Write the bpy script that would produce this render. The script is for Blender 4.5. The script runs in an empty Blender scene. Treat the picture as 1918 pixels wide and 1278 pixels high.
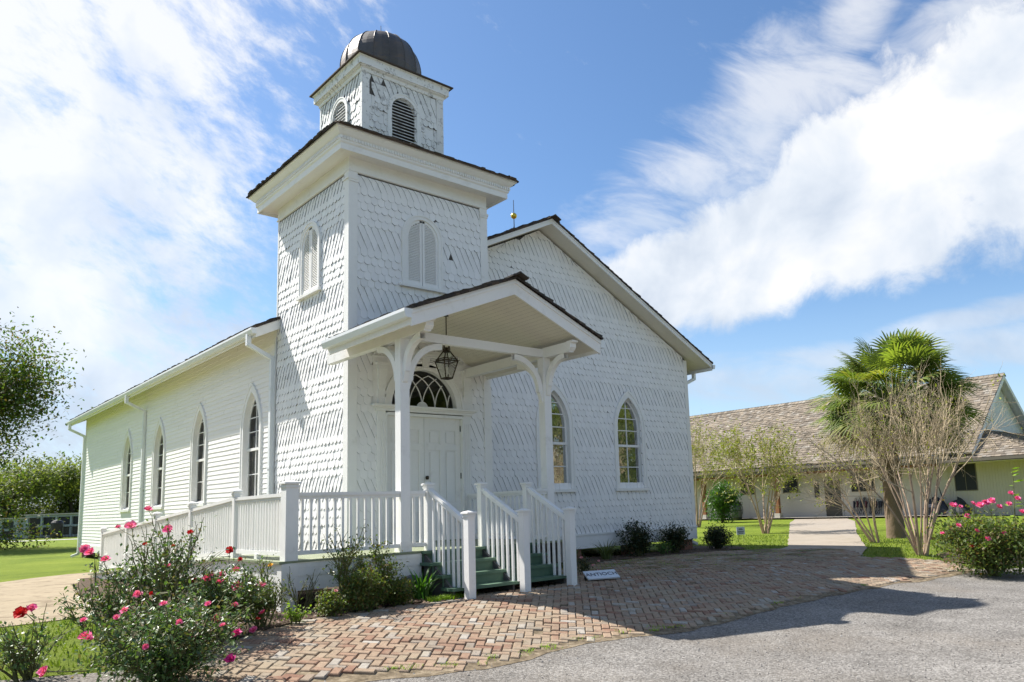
import bpy, math, random
from mathutils import Vector, Matrix, geometry, noise
R = random.Random(11)
SC = bpy.context.scene
COL = SC.collection

# ------------------------------------------------------------------ camera
cam_d = bpy.data.cameras.new("camera")
cam = bpy.data.objects.new("camera", cam_d)
COL.objects.link(cam)
SC.camera = cam
YAW, PIT, ROL = 0.7451555, 0.1477358, 0.0368052
def _cam():
    r = Vector((math.cos(YAW), -math.sin(YAW), 0))
    h = Vector((math.sin(YAW), math.cos(YAW), 0))
    z = Vector((0, 0, 1))
    F = h * math.cos(PIT) + z * math.sin(PIT)
    U = -h * math.sin(PIT) + z * math.cos(PIT)
    c, s = math.cos(ROL), math.sin(ROL)
    X = r * c - U * s
    Y = r * s + U * c
    m = Matrix((X, Y, -F)).transposed().to_4x4()
    m.translation = Vector((-6.8467, -13.49985, 1.34424))
    return m
cam.matrix_world = _cam()
cam_d.sensor_width = 36
cam_d.lens = 1434.352 / 1918 * 36
cam_d.shift_x = -95.054 / 1918
cam_d.shift_y = 95.639 / 1918
cam_d.clip_start = 0.1
cam_d.clip_end = 3000

# ------------------------------------------------------------------ light
SUN = Vector((-0.315, 0.79, 1.0)).normalized()      # direction towards the sun
sun_d = bpy.data.lights.new("sun", 'SUN')
sun = bpy.data.objects.new("sun", sun_d)
COL.objects.link(sun)
sun_d.energy = 5.0
sun_d.angle = math.radians(0.5)
sun_d.color = (1.0, 0.955, 0.89)
sun.rotation_mode = 'QUATERNION'
sun.rotation_quaternion = SUN.to_track_quat('Z', 'Y')
sun.location = SUN * 60

SC.view_settings.view_transform = 'Standard'
SC.view_settings.look = 'None'
SC.view_settings.exposure = 0.82
SC.view_settings.gamma = 1.0

# node helpers -------------------------------------------------------
class NT:
    def __init__(s, nt): s.t = nt
    def n(s, typ, **kw):
        nd = s.t.nodes.new(typ)
        for k, v in kw.items(): setattr(nd, k, v)
        return nd
    def l(s, a, b): s.t.links.new(a, b)
    def val(s, sock, v):
        if hasattr(v, 'links') or isinstance(v, bpy.types.NodeSocket): s.l(v, sock)
        else: sock.default_value = v
    def m(s, op, a, b=0.0, c=None, clamp=False):
        nd = s.n('ShaderNodeMath', operation=op); nd.use_clamp = clamp
        s.val(nd.inputs[0], a); s.val(nd.inputs[1], b)
        if c is not None: s.val(nd.inputs[2], c)
        return nd.outputs[0]
    def mix(s, f, a, b, mode='MIX'):
        nd = s.n('ShaderNodeMix', data_type='RGBA', blend_type=mode)
        s.val(nd.inputs[0], f); s.val(nd.inputs[6], a); s.val(nd.inputs[7], b)
        return nd.outputs[2]
    def noise(s, vec, scale, detail=3, rough=.5, dist=0):
        nd = s.n('ShaderNodeTexNoise'); nd.inputs['Scale'].default_value = scale
        nd.inputs['Detail'].default_value = detail; nd.inputs['Roughness'].default_value = rough
        nd.inputs['Distortion'].default_value = dist
        if vec is not None: s.l(vec, nd.inputs['Vector'])
        return nd.outputs['Fac']
    def ramp(s, f, stops):
        nd = s.n('ShaderNodeValToRGB')
        cr = nd.color_ramp
        while len(cr.elements) < len(stops): cr.elements.new(.5)
        for e, (p, c) in zip(cr.elements, stops):
            e.position = p; e.color = c if len(c) == 4 else (*c, 1)
        s.l(f, nd.inputs[0]); return nd.outputs[0]
    def comb(s, x, y, z):
        nd = s.n('ShaderNodeCombineXYZ')
        for i, v in enumerate((x, y, z)): s.val(nd.inputs[i], v)
        return nd.outputs[0]
    def sep(s, v):
        nd = s.n('ShaderNodeSeparateXYZ'); s.l(v, nd.inputs[0]); return nd.outputs
    def ss(s, x, a, b):
        nd = s.n('ShaderNodeMapRange', interpolation_type='SMOOTHSTEP')
        s.val(nd.inputs[0], x); nd.inputs[1].default_value = a; nd.inputs[2].default_value = b
        return nd.outputs[0]

# ------------------------------------------------------------------ world: Nishita sky with clouds laid over its directions
W = bpy.data.worlds.new("World")
SC.world = W
W.use_nodes = True
T = NT(W.node_tree)
W.node_tree.nodes.clear()
sky = T.n('ShaderNodeTexSky', sky_type='NISHITA')
sky.sun_disc = False
sky.sun_elevation = math.asin(SUN.z)
sky.sun_rotation = math.atan2(SUN.x, SUN.y)
sky.altitude = 0; sky.air_density = 1.0; sky.dust_density = 0.6; sky.ozone_density = 2.2
geo = T.n('ShaderNodeTexCoord')
dx, dy, dz = T.sep(geo.outputs['Generated'])
az = T.m('ARCTAN2', dx, dy)
el = T.m('ARCSINE', dz)
ps = T.comb(az, el, 0.0)
big = T.noise(ps, 5.5, 7, .58, .25)
bign = T.m('SUBTRACT', big, .5)
fine = T.m('SUBTRACT', T.noise(ps, 15, 8, .68, .35), .5)
def blob(a, e, ra, re, rot=0):
    u = T.m('SUBTRACT', az, a); v = T.m('SUBTRACT', el, e)
    c, s_ = math.cos(rot), math.sin(rot)
    p = T.m('DIVIDE', T.m('ADD', T.m('MULTIPLY', u, c), T.m('MULTIPLY', v, s_)), ra)
    q = T.m('DIVIDE', T.m('SUBTRACT', T.m('MULTIPLY', v, c), T.m('MULTIPLY', u, s_)), re)
    return T.m('SUBTRACT', 1.0, T.m('ADD', T.m('MULTIPLY', p, p), T.m('MULTIPLY', q, q)))
cum = None
for b in [(1.00, .310, .20, .085, .25), (1.18, .365, .22, .115, .25), (1.36, .39, .26, .15, .1),
          (.885, .275, .12, .075, .2), (1.16, .315, .18, .07, 0)]:
    d = blob(*b)
    cum = d if cum is None else T.m('SMOOTH_MAX', cum, d, .25)
cum = T.m('ADD', cum, T.m('MULTIPLY', bign, 1.9))
cum = T.m('ADD', cum, T.m('MULTIPLY', fine, 1.25))
cumm = T.m('MULTIPLY', T.ss(cum, -.16, .55), .97)
thin = None
for b in [(.90, .40, .16, .075, .35), (1.04, .475, .18, .095, .4), (1.15, .55, .10, .05, .9), (1.33, .53, .2, .035, .2),
          (1.20, .165, .28, .03, .0), (.98, .15, .2, .035, -.05), (1.28, .20, .16, .02, .1)]:
    d = blob(*b)
    thin = d if thin is None else T.m('MAXIMUM', thin, d)
strk = T.noise(T.comb(T.m('MULTIPLY', T.m('SUBTRACT', az, T.m('MULTIPLY', el, .35)), 3.0), T.m('MULTIPLY', T.m('ADD', el, T.m('MULTIPLY', az, .35)), 9.0), 1.7), 1.7, 7, .62, .5)
thin = T.m('ADD', thin, T.m('MULTIPLY', T.m('SUBTRACT', strk, .5), 3.4))
thinm = T.m('MULTIPLY', T.ss(thin, -.1, 1.3), .66)
# left, high thin sheet broken into rows
lw = T.m('MULTIPLY', T.ss(T.m('ADD', az, T.m('MULTIPLY', el, -.25)), .56, -.02), T.ss(az, -1.5, -.7))
row = T.noise(T.comb(T.m('MULTIPLY', T.m('ADD', az, T.m('MULTIPLY', el, .4)), 8.0), T.m('MULTIPLY', T.m('SUBTRACT', el, T.m('MULTIPLY', az, -.22)), 12.0), 4.0), 1.35, 9, .66, .12)
lft = T.m('ADD', T.m('MULTIPLY', lw, T.m('SUBTRACT', 1.42, T.m('MULTIPLY', el, .7))), T.m('MULTIPLY', T.m('SUBTRACT', row, .5), 2.6))
lftm = T.m('MULTIPLY', T.ss(lft, .30, 1.12), .86)
bckm = T.m('MULTIPLY', T.m('MULTIPLY', T.ss(T.m('MULTIPLY', dy, -1.0), .0, .35), T.ss(T.noise(geo.outputs['Generated'], 2.6, 6, .6), .44, .62)), .5)  # cloud patches added in the unseen sky to brighten the shaded church front
cloudf = T.m('MAXIMUM', T.m('MAXIMUM', cumm, bckm), T.m('MAXIMUM', thinm, lftm))
cloudf = T.m('MULTIPLY', cloudf, T.ss(el, -.02, .02))
shade = T.m('ADD', T.noise(ps, 6.5, 5, .55, .3), T.m('MULTIPLY', T.m('SUBTRACT', .33, el), .9))
ccol = T.ramp(shade, [(.40, (1.0, 1.0, 1.0)), (.55, (.80, .855, .93)), (.72, (.60, .68, .80))])
skyc = T.n('ShaderNodeHueSaturation'); skyc.inputs['Saturation'].default_value = 1.10
T.l(sky.outputs[0], skyc.inputs['Color'])
hz = T.m('MULTIPLY', T.ss(el, .30, .0), .55)
skyb = T.mix(1.0, skyc.outputs[0], (0.084, 0.091, 0.096, 1), 'MULTIPLY')
skyb = T.mix(hz, skyb, (.40, .52, .66, 1))
back = T.m('SUBTRACT', 1.0, T.m('MULTIPLY', T.ss(T.m('MULTIPLY', dy, -1.0), -.05, .7), .04))   # unseen sky behind the view, dimmed and blued to darken the church front
skyb = T.mix(1.0, skyb, T.comb(T.m('POWER', back, 4.0), T.m('POWER', back, 1.6), back), 'MULTIPLY')
allc = T.mix(cloudf, skyb, T.mix(1.0, ccol, (.60, .60, .60, 1), 'MULTIPLY'))
bg = T.n('ShaderNodeBackground'); T.l(allc, bg.inputs[0]); bg.inputs[1].default_value = 1.0
wo = T.n('ShaderNodeOutputWorld'); T.l(bg.outputs[0], wo.inputs[0])

# ------------------------------------------------------------------ materials
MATS = {}
def mat(name, col, rough=.7, var=.0, rnd=0.0, bump=None, spec=.3, metal=0.0, tint=None, coord='Object', dirt=None, trans=0.0):
    """col base colour; var: noise value variation; rnd: per-face value variation; tint: second colour picked by face number"""
    m = bpy.data.materials.new(name); m.use_nodes = True
    t = NT(m.node_tree); b = m.node_tree.nodes['Principled BSDF']
    tc = t.n('ShaderNodeTexCoord').outputs[coord]
    c = None
    a = t.n('ShaderNodeAttribute', attribute_name='rnd')
    if tint:
        stops = [(i / (len(tint)), cc) for i, cc in enumerate([col] + tint)]
        c = t.ramp(a.outputs['Fac'], stops)
    else:
        rgb = t.n('ShaderNodeRGB'); rgb.outputs[0].default_value = (*col, 1); c = rgb.outputs[0]
    if var:
        n1 = t.noise(tc, 1.3, 5, .6); n2 = t.noise(tc, 14, 4, .6)
        f = t.m('ADD', t.m('MULTIPLY', n1, .6), t.m('MULTIPLY', n2, .4))
        f = t.m('ADD', t.m('MULTIPLY', t.m('SUBTRACT', f, .5), var * 3), 1.0)
        c = t.mix(1.0, c, t.comb(f, f, f), 'MULTIPLY')
    if rnd:
        r2 = t.n('ShaderNodeTexWhiteNoise', noise_dimensions='1D'); t.l(a.outputs['Fac'], r2.inputs['W'])
        f = t.m('ADD', t.m('MULTIPLY', t.m('SUBTRACT', r2.outputs['Value'], .5), rnd), 1.0)
        c = t.mix(1.0, c, t.comb(f, f, f), 'MULTIPLY')
    if dirt:
        dcol, dscale, lo, hi, amt = dirt
        n3 = t.noise(tc, dscale, 7, .68, .3)
        c = t.mix(t.m('MULTIPLY', t.ss(n3, lo, hi), amt), c, (*dcol, 1))
    t.l(c, b.inputs['Base Color'])
    b.inputs['Roughness'].default_value = rough
    b.inputs['Metallic'].default_value = metal
    b.inputs['Specular IOR Level'].default_value = spec
    if bump:
        sc, st = bump
        bn = t.n('ShaderNodeBump'); bn.inputs['Strength'].default_value = st; bn.inputs['Distance'].default_value = .02
        t.l(t.noise(tc, sc, 5, .65), bn.inputs['Height']); t.l(bn.outputs[0], b.inputs['Normal'])
    if trans:
        out = m.node_tree.nodes['Material Output']
        tr = t.n('ShaderNodeBsdfTranslucent'); t.l(t.mix(1.0, c, (1.25, 1.35, .55, 1), 'MULTIPLY'), tr.inputs[0])
        mx = t.n('ShaderNodeMixShader'); mx.inputs[0].default_value = trans
        t.l(b.outputs[0], mx.inputs[1]); t.l(tr.outputs[0], mx.inputs[2]); t.l(mx.outputs[0], out.inputs[0])
    MATS[name] = m
    return m
mat('white_paint', (.83, .82, .79), .5, var=.05, rnd=.05, bump=(30, .08), dirt=((.50, .48, .42), 3.2, .54, .78, .38))
mat('shingle_paint', (.86, .85, .835), .6, rnd=.07, bump=(60, .12), dirt=((.6, .58, .53), 1.5, .55, .8, .3))
mat('shingle_paint_edge', (.26, .265, .27), .9)  # butt edges: grime plus the shadow line under each shingle, put into the colour
mat('belfry_paint_edge', (.10, .10, .10), .9)  # same on the belfry: shade below the butts painted dark along with grime
mat('belfry_paint', (.76, .76, .74), .65, rnd=.12, bump=(60, .2), dirt=((.24, .235, .225), 8, .53, .64, .6))
mat('clapboard_paint', (.87, .85, .82), .55, rnd=.05, bump=(25, .12), dirt=((.62, .58, .5), 1.3, .55, .85, .35))
mat('soffit_paint', (.72, .68, .58), .6, var=.05, dirt=((.5, .45, .34), 1.2, .5, .8, .4))
mat('old_wood', (.10, .095, .09), .9, var=.2)
mat('shake', (.060, .050, .042), .9, var=.25, rnd=.5, bump=(40, .3), tint=[(.085, .062, .045), (.04, .036, .034), (.11, .075, .05)])
mat('barn_shake', (.205, .17, .13), .9, rnd=.35, var=.15, bump=(40, .3), tint=[(.26, .215, .165), (.14, .115, .09), (.29, .26, .22)])
mat('copper', (.095, .085, .076), .5, var=.35, bump=(9, .15), spec=.5, metal=.45, rnd=.25, dirt=((.17, .12, .08), 3.0, .5, .7, .6))
mat('black_iron', (.022, .02, .018), .45, spec=.5, metal=.3)
mat('bronze', (.05, .038, .022), .4, spec=.5, metal=.7)
mat('brass', (.75, .52, .06), .25, metal=.9)
mat('gutter', (.78, .80, .80), .35, spec=.5, var=.03)
mat('floor_green', (.25, .28, .18), .6, var=.15, dirt=((.38, .36, .26), 4, .5, .75, .5))
mat('step_green', (.095, .165, .11), .55, var=.15, bump=(30, .15), dirt=((.16, .19, .13), 9, .56, .72, .6))
mat('blind', (.30, .285, .265), .9, var=.06)
mat('curtain', (.42, .36, .30), .9, var=.08)
mat('barn_wall', (.54, .48, .42), .75, var=.05, rnd=.06)
mat('barn_white', (.78, .79, .79), .7, var=.05, rnd=.06)
mat('barn_trim', (.14, .12, .10), .7, var=.1)
mat('barn_door', (.10, .085, .065), .6, var=.1)
mat('cedar', (.23, .10, .045), .7, var=.25, bump=(20, .2))
mat('concrete', (.42, .39, .34), .9, var=.12, bump=(40, .2))
mat('vault', (.30, .34, .38), .8, var=.1)
mat('dark_niche', (.02, .022, .028), .4)
mat('plastic_dark', (.025, .028, .045), .6, var=.2)
mat('chair_dark', (.03, .032, .04), .55, var=.2)
mat('wine', (.10, .03, .035), .7)
mat('steel_dark', (.12, .13, .12), .5, metal=.5, var=.2)
mat('sign_white', (.62, .66, .70), .5, var=.03)
mat('letter_dark', (.04, .045, .06), .6)
mat('letter_red', (.30, .05, .05), .6)
mat('stone_gray', (.13, .13, .16), .9, var=.15)
mat('pebble', (.22, .20, .18), .9, tint=[(.34, .32, .29), (.12, .11, .10), (.42, .40, .37)])
mat('brick_pier', (.25, .12, .08), .9, var=.2)
mat('bark', (.11, .085, .06), .9, var=.25, bump=(18, .5))
mat('bark_dark', (.06, .048, .036), .9, var=.25, bump=(18, .5))
mat('palm_bark', (.17, .125, .085), .95, var=.35, bump=(14, .7), rnd=.4)
mat('myrtle_bark', (.42, .31, .22), .7, var=.22, rnd=.3, dirt=((.22, .15, .10), 6, .5, .65, .6))
mat('twig', (.42, .34, .22), .85, rnd=.45)
mat('stem', (.13, .13, .05), .7, rnd=.35)
LEAFS = dict(
 leaf_rose=((.065, .135, .04), [(.095, .175, .045), (.15, .20, .055), (.065, .13, .07), (.20, .15, .06)]),
 leaf_rose_light=((.07, .13, .028), [(.11, .16, .035), (.05, .10, .025), (.16, .16, .05), (.10, .12, .03)]),
 leaf_dark=((.012, .032, .013), [(.02, .045, .016), (.03, .05, .018), (.07, .05, .02)]),
 leaf_shrub=((.09, .15, .03), [(.14, .19, .04), (.06, .11, .03), (.18, .20, .05), (.17, .10, .04)]),
 leaf_citrus=((.045, .12, .015), [(.08, .19, .02), (.03, .085, .015), (.12, .24, .03)]),
 leaf_tree=((.06, .12, .02), [(.09, .16, .03), (.14, .16, .03), (.05, .09, .02), (.16, .10, .03)]),
 leaf_olive=((.09, .12, .03), [(.13, .15, .035), (.06, .09, .025), (.16, .16, .05)]),
 leaf_far=((.13, .17, .05), [(.19, .22, .06), (.09, .13, .04), (.24, .26, .08)]),
 leaf_myrtle=((.22, .26, .03), [(.30, .32, .04), (.15, .18, .03), (.34, .30, .06)]),
 leaf_palm=((.14, .21, .04), [(.23, .28, .055), (.10, .16, .04), (.34, .33, .08)]),
 leaf_palm_old=((.20, .17, .06), [(.24, .19, .08), (.13, .11, .05), (.20, .18, .04)]),
 leaf_fern=((.03, .10, .02), [(.05, .15, .02), (.09, .20, .02), (.02, .07, .02)]),
 leaf_lime=((.22, .36, .02), [(.30, .44, .03), (.16, .28, .02)]),
 grassy=((.09, .12, .03), [(.13, .16, .05), (.06, .09, .03), (.18, .17, .08)]),
 grassblade=((.10, .16, .02), [(.14, .20, .025), (.18, .25, .03), (.08, .12, .02)]),
 litter=((.12, .07, .04), [(.18, .11, .07), (.08, .05, .03), (.22, .10, .07), (.20, .16, .10)]))
for k, (c, tn) in LEAFS.items():
    mat(k, c, .42 if 'rose' in k or 'dark' in k or 'citrus' in k else .6, tint=tn, rnd=.4, spec=.5, trans=.0 if k == 'litter' else (.42 if k in ('leaf_far', 'leaf_tree', 'leaf_palm', 'leaf_shrub') else .32))
mat('petal_pink', (.82, .09, .33), .6, tint=[(.86, .16, .42), (.90, .32, .54)], rnd=.2, trans=.25)
mat('petal_magenta', (.62, .03, .25), .6, tint=[(.75, .06, .34)], rnd=.2, trans=.2)
mat('petal_red', (.55, .01, .015), .6, tint=[(.7, .03, .03)], rnd=.2, trans=.2)
mat('petal_yellow', (.85, .5, .02), .6, rnd=.2, trans=.2)
mat('petal_pale', (.75, .38, .42), .7, rnd=.2, trans=.2)

def glass_mat(name, tintc, alpha):
    m = bpy.data.materials.new(name); m.use_nodes = True
    t = NT(m.node_tree); m.node_tree.nodes.clear()
    tr = t.n('ShaderNodeBsdfTransparent'); tr.inputs[0].default_value = (*tintc, 1)
    gl = t.n('ShaderNodeBsdfGlossy'); gl.inputs['Roughness'].default_value = .03
    tc = t.n('ShaderNodeTexCoord').outputs['Object']
    bn = t.n('ShaderNodeBump'); bn.inputs['Strength'].default_value = .25; bn.inputs['Distance'].default_value = .02
    t.l(t.noise(tc, 2.5, 2), bn.inputs['Height']); t.l(bn.outputs[0], gl.inputs['Normal'])
    fr = t.n('ShaderNodeFresnel'); fr.inputs[0].default_value = 1.5
    f = t.m('ADD', t.m('MULTIPLY', fr.outputs[0], .6), alpha, clamp=True)
    mx = t.n('ShaderNodeMixShader'); t.l(f, mx.inputs[0]); t.l(tr.outputs[0], mx.inputs[1]); t.l(gl.outputs[0], mx.inputs[2])
    o = t.n('ShaderNodeOutputMaterial'); t.l(mx.outputs[0], o.inputs[0])
    MATS[name] = m
glass_mat('glass', (.62, .66, .64), .03)
glass_mat('lamp_glass', (.90, .92, .90), .02)

def ground_mats():
    # lawn
    m = bpy.data.materials.new('lawn'); m.use_nodes = True; t = NT(m.node_tree); b = m.node_tree.nodes['Principled BSDF']
    tc = t.n('ShaderNodeTexCoord').outputs['Object']
    a = t.noise(tc, .35, 4, .6); c = t.noise(tc, 5, 5, .7); d = t.noise(tc, 60, 3, .7)
    f = t.m('ADD', t.m('MULTIPLY', a, .45), t.m('ADD', t.m('MULTIPLY', c, .3), t.m('MULTIPLY', d, .25)))
    col = t.ramp(f, [(.30, (.08, .12, .018)), (.45, (.14, .195, .022)), (.56, (.195, .25, .03)), (.70, (.27, .27, .07))])
    t.l(col, b.inputs['Base Color']); b.inputs['Roughness'].default_value = .9; b.inputs['Specular IOR Level'].default_value = .1
    bn = t.n('ShaderNodeBump'); bn.inputs['Strength'].default_value = .9; bn.inputs['Distance'].default_value = .05
    t.l(t.noise(tc, 28, 6, .8), bn.inputs['Height']); t.l(bn.outputs[0], b.inputs['Normal']); MATS['lawn'] = m
    # gravelly asphalt
    m = bpy.data.materials.new('gravel'); m.use_nodes = True; t = NT(m.node_tree); b = m.node_tree.nodes['Principled BSDF']
    tc = t.n('ShaderNodeTexCoord').outputs['Object']
    vo = t.n('ShaderNodeTexVoronoi'); vo.inputs['Scale'].default_value = 48; t.l(tc, vo.inputs['Vector'])
    w = t.n('ShaderNodeTexWhiteNoise', noise_dimensions='3D'); t.l(vo.outputs['Position'], w.inputs['Vector'])
    f = t.m('ADD', t.m('MULTIPLY', w.outputs['Value'], .42), t.m('ADD', t.m('MULTIPLY', t.noise(tc, 1.1, 6, .65), .62), t.m('MULTIPLY', t.noise(tc, 18, 4, .7), .2)))
    col = t.ramp(f, [(.32, (.085, .078, .07)), (.50, (.17, .158, .142)), (.68, (.235, .22, .20)), (.88, (.36, .34, .31))])
    spots = t.ss(t.noise(tc, 7, 5, .75), .68, .74)
    col = t.mix(t.m('MULTIPLY', spots, .55), col, (.10, .085, .065, 1))
    warm = t.ss(t.noise(tc, .5, 3, .6), .45, .7)
    col = t.mix(t.m('MULTIPLY', warm, .35), col, (.21, .175, .135, 1))
    oil = t.ss(t.noise(tc, .22, 5, .7), .56, .72)
    col = t.mix(t.m('MULTIPLY', oil, .45), col, (.11, .10, .088, 1))
    t.l(col, b.inputs['Base Color']); b.inputs['Roughness'].default_value = .95; b.inputs['Specular IOR Level'].default_value = .15
    bn = t.n('ShaderNodeBump'); bn.inputs['Strength'].default_value = .7; bn.inputs['Distance'].default_value = .02
    h = t.m('ADD', t.m('MULTIPLY', vo.outputs['Distance'], -.6), t.noise(tc, 70, 3, .7))
    t.l(h, bn.inputs['Height']); t.l(bn.outputs[0], b.inputs['Normal']); MATS['gravel'] = m
    # joint sand between bricks, moss on the church side
    m = bpy.data.materials.new('joint'); m.use_nodes = True; t = NT(m.node_tree); b = m.node_tree.nodes['Principled BSDF']
    tc = t.n('ShaderNodeTexCoord').outputs['Object']
    f = t.noise(tc, 9, 6, .7)
    col = t.ramp(f, [(.3, (.07, .055, .038)), (.5, (.19, .15, .10)), (.66, (.33, .27, .19))])
    t.l(col, b.inputs['Base Color']); b.inputs['Roughness'].default_value = 1; b.inputs['Specular IOR Level'].default_value = .05; MATS['joint'] = m
    # bricks
    m = bpy.data.materials.new('brick'); m.use_nodes = True; t = NT(m.node_tree); b = m.node_tree.nodes['Principled BSDF']
    tc = t.n('ShaderNodeTexCoord').outputs['Object']
    a = t.n('ShaderNodeAttribute', attribute_name='rnd')
    col = t.ramp(a.outputs['Fac'], [(0, (.235, .13, .09)), (.18, (.30, .19, .13)), (.44, (.345, .25, .175)), (.70, (.31, .225, .155)), (.88, (.28, .235, .19)), (.99, (.40, .365, .315))])
    n1 = t.noise(tc, 22, 6, .7); f = t.m('ADD', t.m('MULTIPLY', t.m('SUBTRACT', n1, .5), .9), 1.0)
    col = t.mix(1.0, col, t.comb(f, f, f), 'MULTIPLY')
    sand = t.ss(t.noise(tc, 1.2, 7, .72), .44, .64)
    col = t.mix(t.m('MULTIPLY', sand, .62), col, (.345, .29, .205, 1))
    damp = t.ss(t.noise(tc, .55, 6, .7), .52, .68)
    col = t.mix(t.m('MULTIPLY', damp, .45), col, (.17, .135, .10, 1))
    x, y, z = t.sep(tc)
    moss = t.m('MULTIPLY', t.ss(t.noise(tc, .9, 6, .72), .46, .62), t.m('MULTIPLY', t.ss(x, 2.2, 5.0), t.ss(y, -5.2, -2.2)))
    col = t.mix(t.m('MULTIPLY', moss, .75), col, (.085, .095, .03, 1))
    moss2 = t.m('MULTIPLY', t.ss(t.noise(tc, 3.2, 6, .75), .60, .70), .5)
    col = t.mix(moss2, col, (.12, .115, .05, 1))
    t.l(col, b.inputs['Base Color']); b.inputs['Roughness'].default_value = .9; b.inputs['Specular IOR Level'].default_value = .15
    bn = t.n('ShaderNodeBump'); bn.inputs['Strength'].default_value = .6; bn.inputs['Distance'].default_value = .015
    t.l(t.noise(tc, 30, 6, .75), bn.inputs['Height']); t.l(bn.outputs[0], b.inputs['Normal']); MATS['brick'] = m
    mat('path', (.33, .285, .23), .95, var=.25, bump=(25, .4), dirt=((.28, .22, .15), 3, .5, .7, .6))
    mat('dirt', (.33, .27, .185), 1, var=.25, bump=(25, .5), dirt=((.15, .11, .07), 2, .5, .66, .7))
    mat('mulch', (.085, .058, .038), 1, var=.4, bump=(40, 1.0), dirt=((.17, .12, .08), 12, .5, .62, .7))
    mat('far_path', (.5, .48, .45), .9, var=.1)
ground_mats()

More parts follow.
